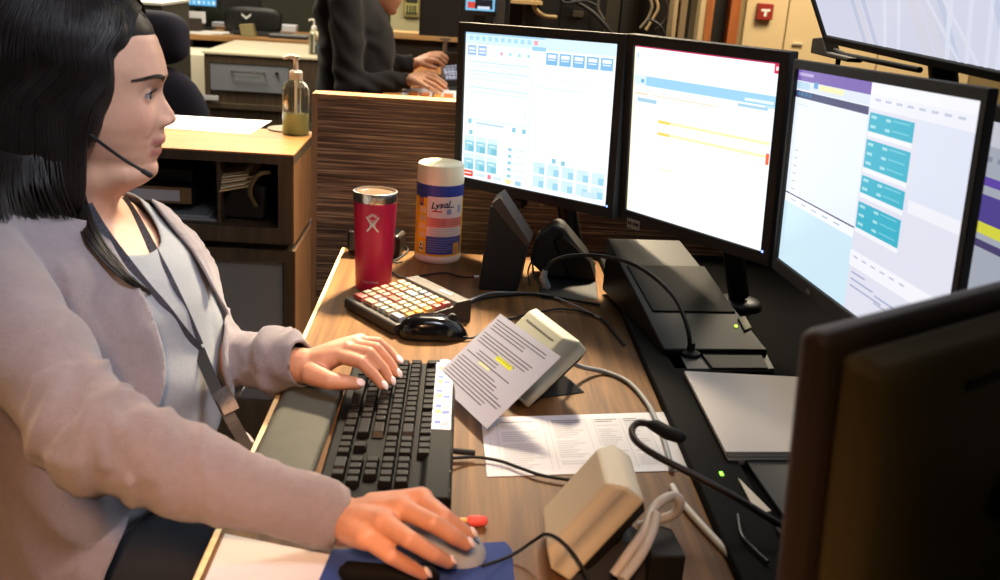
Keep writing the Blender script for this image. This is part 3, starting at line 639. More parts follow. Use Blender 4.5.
cable('second strand of the looped white cable, lying over the black block', [z_(622, 580, .79), z_(640, 556, .803), z_(652, 532, .812), z_(656, 514, .82)], .0055, WC)
cable('thin black cable from the black keyboard across the printed table sheet', [z_(452, 458, .762), z_(475, 457, .757), z_(500, 461, .756), z_(520, 468, .756), z_(545, 476, .756), z_(586, 482, .756), z_(612, 486, .756)], .0022, BLKM)
cable('black mouse cable looping over the beige tilted unit at the bottom', [z_(482, 566, .768), z_(510, 556, .757), z_(535, 540, .775), z_(546, 534, .795), z_(560, 540, .80), z_(575, 556, .79), z_(588, 578, .775), z_(596, 600, .76)], .0018, BLKM)
cable('thin black cable curving behind the coloured keypad', [z_(392, 272), z_(405, 278), z_(425, 275), z_(445, 273), z_(462, 277), z_(475, 277, .765)], .0020, BLKM)
cable('black cable in the open between the coloured keypad and the wedge speaker', [z_(466, 306, .765), z_(480, 299), z_(505, 295), z_(530, 294), z_(560, 298), z_(600, 305)], .0028, BLKM)
cable('grey cable running from the coloured keypad behind the grey-beige unit', [z_(466, 302, .77), z_(490, 293), z_(520, 293), z_(550, 296), z_(575, 306), z_(600, 318)], .0022, GC)
cable('thin black cable under the grey-beige unit from the black mouse', [z_(463, 337, .757), z_(475, 337), z_(500, 322), z_(540, 312), z_(565, 309), z_(600, 318), z_(625, 345)], .0020, BLKM)
cable('coiled black wire beside the small black box behind the red tumbler', [z_(392, 262), z_(402, 256), z_(408, 250), z_(404, 246), z_(396, 252), z_(394, 262), z_(402, 262)], .0018, BLKM)
cable('black wire in the gap between the two black speakers', [z_(530, 285), z_(528, 272, .77), z_(532, 262, .79), z_(534, 275, .77), z_(540, 284)], .0018, BLKM)
cable('black wire curling along the cable rail below the microphone', [z_(738, 515, .768), z_(742, 535, .768), z_(755, 550, .768), z_(768, 562, .768)], .0022, mat('1a1a1a', .3))
# black blocks by the beige unit
def blk(name, label, cat, P, h, m=BLKM, bev=.003):
    return tag(MB().prism(P, (0, 0, h)).build(name, m, None, bevel=bev), label, cat)
blk('power_adapter', 'black power adapter block standing right of the looped white cable', 'adapter', [onz(640, 553, .7505), onz(668, 560, .7505), onz(682, 590, .7505), onz(646, 590, .7505)], .040)
# ---------------------------------------------------------------- foreground monitor seen from behind
fg = thing('monitor', 'large blurred dark monitor back filling the lower right corner', 'monitor', (.36, .56, .757))
def fp(px, py, Y=.56): return ony(px, py, Y)
a = fp(826, 338); a2 = Vector((a.x-.004, a.y, a.z)); ux = (onz(1000, 292, a.z)-a).normalized(); bb = Vector((0, 0, -1))
W2, H2 = .40, .30
nrm = ux.cross(Vector((0, 0, 1))).normalized()   # toward the camera
P0 = a; P1 = a+ux*W2; P2 = P1+Vector((.018, 0, -H2)); P3 = a+Vector((.018, .0, -H2))
MB().hexa([P3, P2, P1, P0], [p-nrm*.022 for p in (P3, P2, P1, P0)]).build('bezel', mat('54473c', .5), fg, bevel=.009, seg=3)
i0 = a+ux*.018+Vector((0, 0, -.012))+nrm*.0
def ip(u, v, d): return a+ux*(W2*u)+Vector((.018*v, 0, -H2*v))+nrm*d
MB().hexa([ip(.03, .97, 0), ip(.97, .97, 0), ip(.97, .03, 0), ip(.03, .03, 0)], [ip(.07, .93, .028), ip(.93, .93, .028), ip(.93, .07, .028), ip(.07, .07, .028)]).build('rear_shell', mat('80744e', .6), fg, bevel=.010, seg=3)
MB().prism([ip(.30, .14, .0285), ip(.42, .14, .0285), ip(.42, .165, .0285), ip(.30, .165, .0285)], nrm*.002).build('vent_slot', mat('0c0b0a', .6), fg, bevel=.001)
qq = ip(.5, .55, -.03+.06)
MB().tube([ip(.5, .5, .03), ip(.5, .5, .075), Vector((ip(.5, .5, .075).x, ip(.5, .5, .075).y, .775))], .02, 12).build('stand_column', BLK, fg, 40)
c_ = ip(.5, .5, .075); MB().lathe([(0, 0), (.10, 0), (.10, .008), (.03, .016), (0, .016)], (c_.x, c_.y, .757), 32).build('stand_base', BLK, fg, 40)
# ================================================================= background
# storage cabinet left of the panel
YC, ZC = 2.41, .88
cr_ = onz(293.6, 155, ZC); YC = cr_.y; XR = cr_.x; YB = onz(314, 131.7, ZC).y; XL = -1.75
cb = thing('storage_cabinet', 'two-tier dark wood cabinet with open shelves and a light wood top behind the operator', 'cabinet', (-1.0, (YC+YB)/2, 0))
def cz(px, py): return ony(px, py, YC).z
def cxx(px, py): return ony(px, py, YC).x
zt0 = cz(280, 165); zs1 = cz(250, 227); zs2 = cz(250, 243); zu = cz(250, 250); zu2 = cz(250, 262)
MB().box2((XL, YC, ZC-.004), (XR, YB, ZC)).build('top_surface', CABTOP, cb)
MB().box2((XL, YC, zt0), (XR, YB, ZC-.004)).build('top_slab', CABW, cb, bevel=.001)
xd = cxx(217, 200); xr1 = cxx(278, 200)
for a_, b_ in (((xr1, YC, zs1), (XR-.004, YB, zt0)), ((XL, YC, zs1), (XL+.03, YB, zt0))): MB().box2(a_, b_).build('end_panel', CABW, cb, bevel=.001)
MB().box2((xd-.004, YC+.02, zs1), (xd+.004, YB-.01, zt0)).build('divider', CABW, cb)
MB().box2((XL, YC, zs2), (XR-.004, YB, zs1)).build('shelf_board', CABW, cb, bevel=.001)
MB().box2((XL, YB-.012, zs1), (xr1, YB, zt0)).build('back_board', DARKW, cb)
MB().box2((XL+.02, YC+.03, zu), (XR-.02, YB, zs2)).build('plinth_gap', mat('0f0d0b', .8), cb)
MB().box2((XL, YC+.006, zu2), (XR-.001, YB, zu)).box2((xr1+.012, YC+.006, 0), (XR-.001, YB, zu2)).box2((XL, YC+.006, 0), (XL+.03, YB, zu2)).box2((XL, YC+.006, 0), (xr1+.012, YC+.02, .22)).build('lower_carcass', CABW, cb, bevel=.001)
MB().box2((XR-.0045, YC+.002, zs2), (XR, YB, zt0)).box2((XR-.0015, YC+.008, .0), (XR+.003, YB, zu)).build('side_veneer', CABSIDE, cb)
GRD = mat('808286', .5)
MB().box2((XL+.03, YC+.018, .22), (xr1+.008, YC+.036, zu2-.002)).build('door', GRD, cb, bevel=.001); dr_ = [c for c in cb.children if c.name.startswith('door')][0]
MB().tube([(xr1-.30, YC+.018, zu2-.05), (xr1-.30, YC-.004, zu2-.05), (xr1-.20, YC-.004, zu2-.05), (xr1-.20, YC+.018, zu2-.05)], .004, 8).build('handle', STEEL, dr_, 40)
g = MB().prism([onz(162, 128, ZC+.0005), onz(250, 134.5, ZC+.0005), onz(272, 121, ZC+.0005), onz(170, 115, ZC+.0005)], (0, 0, .0008)).build('paper_sheet', mat('fbfbff', .5)); tag(g, 'blank white sheet on the light wood cabinet top', 'paper')
cc = onz(283, 129.5, ZC)
tag(MB().lathe([(0, 0), (.052, 0), (.053, .002), (.052, .004), (0, .004)], (cc.x+.01, cc.y, ZC+.0003), 32).build('coaster', mat('7c7a68', .5), None, 40), 'flat round grey coaster beside the hand sanitizer bottle', 'coaster')
def bottle(label, c, h, group, fill, wf=1.0):
    t = thing('sanitizer_bottle', label, 'bottle', c)
    s = h/.215; x, y, z = c
    GL = mat('f4f7ee', .03, trans=.96, ior=1.33, spec=.6)
    def L(p): return [(r*s*wf, q*s) for r, q in p]
    MB().lathe(L([(0, 0), (.028, 0), (.031, .003), (.031, .118), (.028, .128), (.016, .138), (.013, .142), (.013, .150)]), c, 32, cap=False).build('bottle_body', GL, t, 50)
    MB().lathe(L([(0, .003), (.0285, .004), (.0285, .118*fill), (0, .118*fill)]), c, 32, cap=False).build('liquid', mat('dce2a4', .1, trans=.5, spec=.3), t, 40)
    WH = mat('e6ddd6', .35)
    g = MB().lathe(L([(0, .142), (.0155, .142), (.0155, .160), (.012, .164), (.006, .166), (.005, .190), (.009, .191), (.009, .200), (0, .202)]), c, 24, cap=False)
    pmp = g.build('pump', WH, t, 40)
    MB().tube([Vector(c)+Vector((-0.002*s, 0, .197*s)), Vector(c)+Vector((-.014*s, -.01*s, .200*s)), Vector(c)+Vector((-.030*s, -.014*s, .194*s))], [.007*s, .006*s, .004*s], 10).build('spout', WH, pmp, 50)
    MB().cyl(Vector(c)+Vector((0, 0, .01)), Vector(c)+Vector((0, 0, .145*s)), .0028*s, 8).build('dip_tube', WH, pmp, 40)
    return t
bc = onz(294, 136, ZC)
bottle('clear pump bottle of yellow-green hand sanitizer on the light wood cabinet top', (bc.x, bc.y+.03, ZC), .222, None, .48, 1.12)
# contents of the open shelves
def on(px, py, Y): return ony(px, py, Y)
bn = thing('box_file', 'dark box file with a white spine label on the open shelf', 'box file', (on(175, 205, YC+.08).x, YC+.15, zs1))
p_a, p_b = on(130, 186, YC+.06), on(192, 186, YC+.06)
zf0, zf1 = on(190, 205, YC+.06).z, on(190, 187, YC+.06).z
zf0 = max(zf0, zs1+.012)
MB().box2((p_a.x-.12, YC+.06, zf0), (p_b.x, YB-.05, zf1)).build('case', mat('17181a', .4), bn, bevel=.002)
MB().box2((p_a.x-.12, YC+.0575, zf0+.003), (p_b.x-.002, YC+.06, zf1-.003)).build('spine', mat('8a6a48', .5), bn)
lbl(MB().box2((p_a.x-.10, YC+.055, zf0+.009), (on(180, 195, YC+.06).x, YC+.0575, zf1-.010)).build('spine_label', WHITEP, bn), 'white spine label')
b2 = MB().box2((p_a.x-.15, YC+.10, zf1+.001), (p_b.x-.008, YB-.04, zf1+.035)).build('ring_binder', mat('1d2226', .35), bevel=.003); tag(b2, 'black ring binder lying on top of the box file in the open shelf', 'binder')
for k in range(5):
    g = MB().box2((p_a.x-.1, YC+.03+k*.004, zs1+.0005+k*.0022), (on(222-k*4, 225, YC+.05).x, YB-.10, zs1+.0022+k*.0022)).build('loose_sheet', mat('b9bcc0' if k % 2 else '8d9094', .6))
    g.rotation_euler.z = 0; tag(g, ['bottom grey sheet of the pile under the box file', 'second sheet from the bottom of the pile under the box file', 'middle sheet of the five under the box file', 'second sheet from the top of the pile under the box file', 'top sheet of the pile under the box file'][k], 'paper', 'loose sheets under the box file')
bgx0, bgx1 = on(224, 200, YC+.1).x, on(272, 200, YC+.1).x
bg = thing('shoulder_bag', 'black bag with tan papers and a strap on the right open shelf', 'bag', ((bgx0+bgx1)/2, YC+.15, zs1))
MB().prism([(bgx0+.004, YC+.06, zs1+.001), (bgx1-.01, YC+.06, zs1+.001), (bgx1-.004, YC+.06, zs1+.09), (bgx1-.05, YC+.06, zs1+.108), (bgx0+.03, YC+.06, zs1+.095), (bgx0+.004, YC+.06, zs1+.05)], (0, .16, 0)).build('bag_body', mat('131211', .5, bump=.4, bscale=120), bg, bevel=.01, seg=3)
MB().tube(bez([on(270, 172, YC+.03), on(260, 174, YC+.02), on(252, 183, YC+.02), on(250, 194, YC+.03), on(256, 206, YC+.045)], 6), .006, 8).build('strap', mat('6e6446', .6), bg, 50)
MB().ell(on(253, 206, YC+.07), (.010, .004, .008), 10, 6).ell(on(236, 204, YC+.08), (.006, .004, .005), 10, 6).build('buckle', STEEL, bg, 40)
g = MB(); 
for k in range(7):
    a_ = on(219+rnd.uniform(0, 4), 192-k*2.8, YC+.018+k*.004); b_ = on(250+rnd.uniform(-6, 4), 187-k*2.4, YC+.020+k*.004)
    g.prism([a_, b_, b_+Vector((.0, .10, .012)), a_+Vector((0, .10, .012))], (0, 0, .003), [mat('dcc493', .5), mat('f6ecd0', .45), mat('b8a57c', .6), mat('f2e6cc', .5)][k % 4])
g.build('papers', WHITEP, bg)
bx2 = MB().box2((bgx0+.0, YB-.06, zs1+.10), (bgx1+.0, YB-.03, zt0-.001)).build('purple_folder', mat('6d5f86', .6)); bx2.location.z = -.0; tag(bx2, 'dull purple folder standing behind the black bag', 'folder')
# navy office chair
def chair_shape(name, label, pieces, base):
    pass
NAVY = mat('14152b', .85, bump=.3, bscale=500)
cy_ = 3.45
ch = thing('office_chair', 'navy fabric office chair with headrest, behind the cabinet beside the operator\'s face', 'chair', (on(140, 100, cy_).x, cy_, 0))
hc = on(155, 38, cy_); lc = on(165, 112, cy_)
def cushion(c, rx, ry, rz, pw=.6):
    g = MB(); N, K = 32, 16; vs = []; 
    for i in range(K+1):
        t = PI*i/K
        for j in range(N):
            q = 2*PI*j/N; f = lambda v: (abs(v)**pw)*(1 if v > 0 else -1)
            vs.append((c[0]+rx*f(math.sin(t))*f(math.cos(q)), c[1]+ry*f(math.sin(t))*f(math.sin(q)), c[2]+rz*f(math.cos(t))))
    g.add(vs, [(i*N+j, (i+1)*N+j, (i+1)*N+(j+1) % N, i*N+(j+1) % N) for i in range(K) for j in range(N)]); return g
e1 = on(188, 35, cy_); top = on(165, 11, cy_); bot = on(165, 65, cy_)
cushion((e1.x-.13, cy_, (top.z+bot.z)/2), .13, .07, (top.z-bot.z)/2, .62).build('headrest', NAVY, ch, 60)
e2 = on(206, 110, cy_)
zt_ = on(175, 64, cy_).z
g = MB()
prof = [(-.36, 0), (-.30, .0), (-.06, 0), (0, 0)]
cushion((e2.x-.20, cy_-.02, zt_-.28), .225, .06, .28, .75).build('backrest', NAVY, ch, 60)
cushion((e2.x-.22, cy_-.22, .50), .25, .24, .05, .6).build('seat', NAVY, ch, 60)
MB().cyl((e2.x-.2, cy_+.05, .48), (e2.x-.17, cy_+.055, 1.0), .018, 10).build('back_bar', BLKM, ch, 40)
MB().cyl((e2.x-.22, cy_-.2, .08), (e2.x-.22, cy_-.2, .46), .025, 14).build('gas_lift', BLKM, ch, 40)
for k in range(5):
    a_ = k*2*PI/5; MB().tube([(e2.x-.22, cy_-.2, .09), (e2.x-.22+.28*math.cos(a_), cy_-.2+.28*math.sin(a_), .06)], [.022, .014], 8).ell((e2.x-.22+.28*math.cos(a_), cy_-.2+.28*math.sin(a_), .03), (.028, .028, .029), 12, 8).build('base_leg', BLKM, ch, 40)
# ---------------------------------------------------------------- drawer cabinet further back
Y1 = 5.9
def o1(px, py, Y=Y1): return ony(px, py, Y)
a = o1(204, 51); b = o1(320, 60); ztop = a.z; zz = lambda py: o1(209, py).z
dc = thing('drawer_cabinet', 'dark cabinet with one grey drawer and a pale top, left of the person in black', 'cabinet', ((a.x+b.x)/2, Y1+.4, 0))
MB().box2((a.x-.01, Y1-.01, ztop-.012), (b.x+.02, Y1+.85, ztop)).build('top_board', wood('c8bda0', 'ded4b8', (3, 30, 30), .4), dc, bevel=.001)
xl, xr = o1(209.5, 70).x, o1(289, 70).x; zb, zt_2 = zz(90), zz(60)
MB().box2((a.x, Y1, ztop-.06), (b.x+.01, Y1+.84, ztop-.012)).box2((a.x, Y1, .05), (xl, Y1+.84, ztop-.06)).box2((xr, Y1, .05), (b.x, Y1+.84, ztop-.06)).box2((xl, Y1+.02, .05), (xr, Y1+.84, zb)).box2((a.x, Y1-.006, zb-.10), (b.x, Y1+.02, zb-.07)).build('carcass', CABW, dc, bevel=.001)
d_ = MB().box2((xl+.003, Y1+.004, zb+.003), (xr-.003, Y1+.5, zt_2-.003)).build('drawer', mat('7f838c', .45), dc, bevel=.001)
hl, hr = o1(232, 69).x, o1(264, 69).x; zh = zz(69.5)
MB().tube([(hl, Y1+.004, zh), (hl, Y1-.03, zh), (hr, Y1-.03, zh), (hr, Y1+.004, zh)], .006, 8).build('handle', STEEL, d_, 40)
MB().cyl((o1(277, 71).x, Y1+.004, zh), (o1(277, 71).x, Y1-.012, zh), .009, 12).build('lock', mat('2a2a2a', .3, .5), d_, 40)
MB().box2((o1(204, 98).x, Y1-.02, zz(99.5)), (o1(219, 98).x, Y1-.008, zz(95))).build('foot_rail', WHITEP, dc, bevel=.001)
p = o1(309, 52, Y1+.35)
bottle('small clear pump bottle on the far drawer cabinet, touching the black sleeve', (o1(314, 50, Y1+.2).x, Y1+.2, ztop), .215, None, .05)
# ---------------------------------------------------------------- far desk
Y2 = 6.9
def o2(px, py, Y=Y2): return ony(px, py, Y)
fz = o2(240, 37).z; fx0 = o2(186, 40).x; fx1 = o2(312, 42).x
fd = thing('far_desk', 'far wood-edged desk crowded with equipment at the top left', 'desk', ((fx0+fx1)/2, Y2+.4, 0))
MB().box2((fx0, Y2, fz-.035), (fx1, Y2+.8, fz)).build('worktop', wood('8a6238', 'b08350', (3, 60, 60), .45), fd, bevel=.002)
for a_, b_ in (((fx0, Y2+.7, 0), (fx1, Y2+.75, fz-.035)), ((fx0, Y2+.05, 0), (fx0+.03, Y2+.7, fz-.035)), ((fx1-.03, Y2+.05, 0), (fx1, Y2+.7, fz-.035))): MB().box2(a_, b_).build('leg_panel', DARKW, fd)
gp_ = thing('office_partition', 'dark green partition standing behind the far desk', 'partition', (-1.6, 7.75, 0))
MB().box2((-3.3, 7.75, .02), (-.55, 7.80, 1.6)).build('panel', mat('33382b', .85, var=.1, vscale=30), gp_)
MB().box2((-3.31, 7.74, 0), (-.54, 7.81, .03)).box2((-3.31, 7.74, 1.6), (-.54, 7.81, 1.63)).build('edge_trim', mat('5b5a50', .5), gp_)
def simple_monitor(label, c, wd, h, rz, scr=None, z0=None, group=None, deep=.03):
    t = thing('monitor', label, 'monitor', (c[0], c[1], z0 if z0 is not None else c[2]-h/2-.1), rz, group)
    X = Matrix.Translation(Vector(c)) @ Matrix.Rotation(rz, 4, 'Z')
    MB().box((0, 0, 0), (wd, deep, h), None, 0, X).build('housing', mat('1e1e1e', .5), t, bevel=.004)
    if scr:
        g = MB(); g.box((0, -deep/2-.0005, .0), (wd-.04, .001, h-.04), smat(scr[0], 1), 0, X)
        for i, (u, v, us, vs_, col) in enumerate(scr[1]): g.box(((u-.5)*(wd-.04), -deep/2-.0012-i*.00005, (.5-v)*(h-.04)), (us*(wd-.04), .0005, vs_*(h-.04)), smat(col, 1), 0, X)
        g.build('screen', SW, t)
    zb_ = WM[t.name].translation.z
    if c[2]-h/2-zb_ > .02:
        g = MB(); g.box((0, deep/2+.01, (zb_-c[2])/2+.02), (.05, .02, c[2]-zb_), None, 0, X).box((0, .02, zb_-c[2]+.006), (.22, .16, .012), None, 0, X); g.build('stand', BLK, t, bevel=.002)
    return t
c = o2(197, -3, Y2+.45)
pat = [((i % 8+.5)/8, (i//8+.5)/5, .06, .10, 'b8e4fa' if (i*7) % 3 else 'e8f8ff') for i in range(40)]
simple_monitor('small monitor with a sky-blue screen at the far left desk', (c.x, Y2+.45, c.z+.05), .31, .25, 0, ('5db4e6', pat), fz)
c = o2(241, 2, Y2+.47)
simple_monitor('blank black monitor standing on the far desk', (c.x, Y2+.47, c.z+.03), .28, .26, 0, None, fz)
def box_thing(name, label, cat, c, s, m, rz=0, bev=.004, group=None):
    return tag(MB().box(c, s, rz=rz).build(name, m, None, bevel=bev), label, cat, group)
q = o2(196, 17, Y2+.22)
box_thing('paper_note', 'white paper note hanging below the sky-blue screen', 'paper', (q.x, Y2+.22, q.z), (.13, .002, .075), WHITEP, bev=0)
q = o2(228, 27, Y2+.12)
def mini_keyboard(label, x, y, z, wd, m, km):
    t = thing('keyboard', label, 'keyboard', (x, y, z))
    MB().box((x, y, z+.010), (wd, .15, .018)).build('case', m, t, bevel=.003)
    g = MB()
    for r in range(5):
        for k in range(14): g.box((x-wd/2+(k+.7)*wd/14.5, y-.055+r*.027, z+.022), (wd/16.5, .020, .006))
    g.build('keys', km, t)
    return t
mini_keyboard('black keyboard near the middle of the far desk', o2(262, 30, Y2+.2).x, Y2+.22, fz, .42, BLK, mat('2d2d2d', .4))
mini_keyboard('black keyboard with pale keys at the right of the far desk', o2(290, 33, Y2+.15).x, Y2+.15, fz, .26, BLK, mat('8f8f8f', .4))
q = o2(248, 30, Y2+.06)
ph = thing('olive_device', 'small olive tilted device at the front of the far desk', 'device', (q.x, Y2+.08, fz))
MB().hexa([(q.x-.045, Y2+.05, fz), (q.x+.05, Y2+.05, fz), (q.x+.05, Y2+.14, fz), (q.x-.045, Y2+.14, fz)], [(q.x-.065, Y2+.07, fz+.075), (q.x+.03, Y2+.07, fz+.085), (q.x+.03, Y2+.12, fz+.085), (q.x-.065, Y2+.12, fz+.075)]).build('case', mat('7a6f45', .5), ph, bevel=.006)
MB().box((q.x-.018, Y2+.069, fz+.055), (.05, .004, .03)).build('display', mat('4c4630', .3), ph, bevel=.001)
q = o2(205, 34, Y2+.1)
for k in range(3):
    g = MB().box((q.x-.05+k*.05, Y2+.10+k*.05, fz+.001+k*.0025), (.24, .16, .002), rz=R(-14+k*12)).build('loose_paper', mat('d6d2c8', .6)); tag(g, ['loose sheet at the left front of the far desk', 'skewed sheet in the middle of the loose papers on the far desk', 'rear sheet of the loose papers on the far desk'][k], 'paper', 'loose papers on the far desk')
q = o2(287, 27, Y2+.35)
box_thing('white_box', 'small white box at the rear right of the far desk', 'box', (q.x, Y2+.38, fz+.05), (.13, .10, .045), WHITEP)
q = o2(230, 26, Y2+.40)
box_thing('white_tray', 'long flat white tray behind the keyboards on the far desk', 'tray', (q.x, Y2+.62, fz+.03), (.34, .10, .03), WHITEP)
q = o2(192, 28, Y2+.2)
box_thing('dark_box', 'brown-black box at the left end of the far desk', 'box', (q.x+.02, Y2+.24, fz+.045), (.09, .12, .09), mat('332a26', .5))
q = o2(246, 17, Y2+.1)
cv = thing('equipment_case', 'low black rounded case with a silver chevron on the far desk', 'case', (q.x, Y2+.33, fz))
lo = o2(246, 24, Y2+.25).z
cushion((q.x, Y2+.33, fz+.09), .20, .035, .09, .5).build('shell', BLK, cv, 50)
q = o2(246, 16, Y2+.28)
MB().prism([(q.x-.032, Y2+.286, q.z+.016), (q.x, Y2+.286, q.z-.008), (q.x+.032, Y2+.286, q.z+.018), (q.x+.032, Y2+.286, q.z+.004), (q.x, Y2+.286, q.z-.022), (q.x-.032, Y2+.286, q.z+.003)], (0, .004, 0)).build('emblem', mat('e8e8e8', .4), cv)
# beige pedestal and grey cubicle block at the top-left edge
q0 = o2(187, 45, 6.4); q1 = o2(205, 105, 6.4)
pd = thing('pedestal', 'pale beige pedestal between the navy chair and the drawer cabinet', 'pedestal', ((q0.x+q1.x)/2, 6.6, 0))
MB().box2((q0.x-.5, 6.4, .0), (q1.x+.02, 6.85, o2(187, 54, 6.4).z)).build('body', mat('e0d8c0', .6), pd, bevel=.004)
MB().box2((q0.x-.5, 6.395, .45), (q1.x, 6.4, .455)).build('drawer_gap', mat('6c6552', .7), pd)
q0 = ony(130, 4, 5.2); q1 = ony(187, 20, 5.2)
cbk = thing('cubicle_counter', 'grey counter end with a white top at the top left beside the navy headrest', 'counter', (q0.x+.1, 5.4, 0))
MB().box2((-2.6, 5.2, .0), (q1.x-.12, 5.7, ony(180, 7, 5.2).z)).build('body', mat('4a463d', .7), cbk, bevel=.003)
MB().box2((-2.61, 5.19, ony(180, 7, 5.2).z), (q1.x-.117, 5.71, ony(180, 4, 5.2).z)).build('top', mat('e8e6e0', .5), cbk, bevel=.002)
# ---------------------------------------------------------------- second workstation (person in black)
ZD = .86; dY0 = onz(430, 104, ZD).y; 
wd0 = onz(386, 97, ZD).x
w2 = thing('workstation_desk', 'wood-topped desk under the hands of the person in black', 'desk', (-.1, 4.3, 0))
MB().box2((wd0-.02, onz(420, 104, ZD).y-.15, ZD-.03), (.13, 4.95, ZD)).build('worktop', wood('b5763a', 'd8955a', (60, 3, 60), .4), w2, bevel=.002)
for a_, b_ in (((.09, 3.9, 0), (.12, 4.9, ZD-.03)), ((wd0+.05, 4.86, 0), (.09, 4.9, ZD-.03))): MB().box2(a_, b_).build('leg_panel', DARKW, w2)
PX = [onz(404, 88, ZD+.0005), onz(460, 90, ZD+.0005), onz(460, 106, ZD+.0005), onz(398, 103, ZD+.0005)]
t, uv = sheet('placemat', 'white printed sheet with orange patches under the hands of the person in black', PX, .001)
prints(uv, [(.12+.2*i, .25+.04*(i % 2), .28+.2*i, .62, mat(c_, .5)) for i, c_ in enumerate(['d98a3c', 'c8743a', 'e0a04a', 'd07a3a'])]+[(.30, .25, .33, .5, INKD), (.52, .3, .55, .55, INKD), (.1, .75, .9, .80, GREYP)], t)
kq = [onz(441, 66, ZD+.035), onz(462, 64, ZD+.035), onz(463, 80, ZD+.035), onz(445, 80, ZD+.035)]
k2 = thing('keyboard', 'pale blue-keyed keyboard at the left edge of the left monitor, under the far hand', 'keyboard', kq[3])
MB().prism(kq, (0, 0, -.034)).build('case', mat('35353a', .4), k2, bevel=.002)
g = MB()
for i in range(5):
    for j in range(5):
        u, v = .06+i*.19, .08+j*.19
        A_ = [kq[0].lerp(kq[1], uu).lerp(kq[3].lerp(kq[2], uu), vv)+Vector((0, 0, .0005)) for uu, vv in ((u, v), (u+.15, v), (u+.15, v+.14), (u, v+.14))]
        g.prism(A_, (0, 0, .004))
g.build('keys', mat('a9b4e0', .4), k2)
# ledge partition behind the person
Yl = 5.1
l0, l1 = ony(394, 34, Yl), ony(500, 40, Yl)
lp = thing('office_partition', 'dark low partition with a pale wood ledge behind the hands of the person in black', 'partition', (.2, Yl+.1, 0))
MB().box2((l0.x, Yl+.01, 0), (1.1, Yl+.06, l0.z-.02)).build('panel', mat('3a3026', .7, var=.1), lp)
MB().box2((l0.x-.01, Yl-.02, l0.z-.02), (1.11, Yl+.12, l0.z+.012)).build('ledge', wood('d9a86c', 'efc78e', (3, 60, 60), .4), lp, bevel=.002)
q = ony(447, 48, Yl-.1)
sn = thing('staple_remover', 'small silver clamp on a black block at the low partition', 'desk accessory', (q.x, Yl-.08, ZD))
MB().box((q.x, Yl-.08, (q.z+ZD)/2-.02), (.14, .06, q.z-ZD+.0)).build('block', mat('1c1815', .4), sn, bevel=.004)
MB().cyl((q.x-.01, Yl-.08, q.z-.02), (q.x-.01, Yl-.08, q.z+.035), .012, 12).box((q.x-.01, Yl-.08, q.z+.04), (.05, .02, .012)).build('clamp', mat('a09184', .3, .7), sn, 40)
# dark monitor back + side screen seen above the left monitor
q = ony(441, 12, 4.4)
simple_monitor('large black monitor back above the low partition, right of the framed picture', (ony(420, 8, 4.4).x+.19, 4.40, q.z+.10), .38, .40, 0, None, ZD-.0)
pq = ony(480, 4, 4.1)
pat = [(.2, .35, .22, .1, 'f2fbff'), (.5, .35, .22, .1, 'f2fbff'), (.8, .35, .22, .1, 'f2fbff'), (.2, .15, .22, .1, 'e4f4ff'), (.5, .15, .22, .1, 'e4f4ff'), (.2, .88, .26, .14, 'e04a3a'), (.62, .85, .6, .22, '1d1d26'), (.62, .93, .42, .06, 'dfe8f6')]
t = simple_monitor('small monitor with a blue screen and red button above the left monitor', (pq.x, 4.1, pq.z+.06), .155, .21, R(4), ('7fc4ea', pat), ZD)
vb0, vb1 = ony(496, 20, 4.0), ony(504, 20, 4.0)
bar = thing('monitor', 'black upright monitor edge beside the small blue screen', 'monitor', ((vb0.x+vb1.x)/2, 4.0, ZD))
MB().box2((vb0.x, 4.0, ony(500, 27, 4).z-.02), (vb1.x, 4.32, 1.45)).build('housing', mat('45433f', .5), bar, bevel=.004)
MB().box2((vb0.x+.01, 4.12, ZD), (vb1.x-.01, 4.18, ony(500, 27, 4).z-.02)).build('stand', BLK, bar)
# framed picture on beige column
Yp = 6.6
f0, f1 = ony(399, 0, Yp), ony(424, 33, Yp)
wc = struct(MB().box2((f0.x-.05, Yp, 0), (ony(426, 10, Yp).x, Yp+.3, 2.8)).build('wall_inner', mat('b3ab84', .7)))
pf = thing('framed_picture', 'framed picture of palm trees and dark figures on the beige wall', 'picture', (ony(411, 9, Yp).x, Yp-.02, ony(411, 9, Yp).z))
u0, u1 = ony(404, -8, Yp), ony(420, 17.5, Yp)
MB().box2((u0.x, Yp-.025, u1.z), (u1.x, Yp-.001, u0.z)).build('frame', mat('8a7a4c', .5), pf, bevel=.002)
MB().box2((u0.x+.012, Yp-.028, u1.z+.012), (u1.x-.012, Yp-.025, u0.z-.012)).build('picture', mat('b5ac6a', .5), pf)
g = MB()
for i, xx in enumerate((.25, .42, .58, .72)):
    x = u0.x+(u1.x-u0.x)*xx; g.box((x, Yp-.0288, u1.z+.05), (.010, .0012, .045)).ell((x, Yp-.029, u1.z+.10), (.014, .001, .016), 8, 6)
g.box((u0.x+(u1.x-u0.x)*.5, Yp-.0288, u1.z+.022), ((u1.x-u0.x)*.7, .001, .012))
g.build('figures', mat('2f3020', .6), pf)
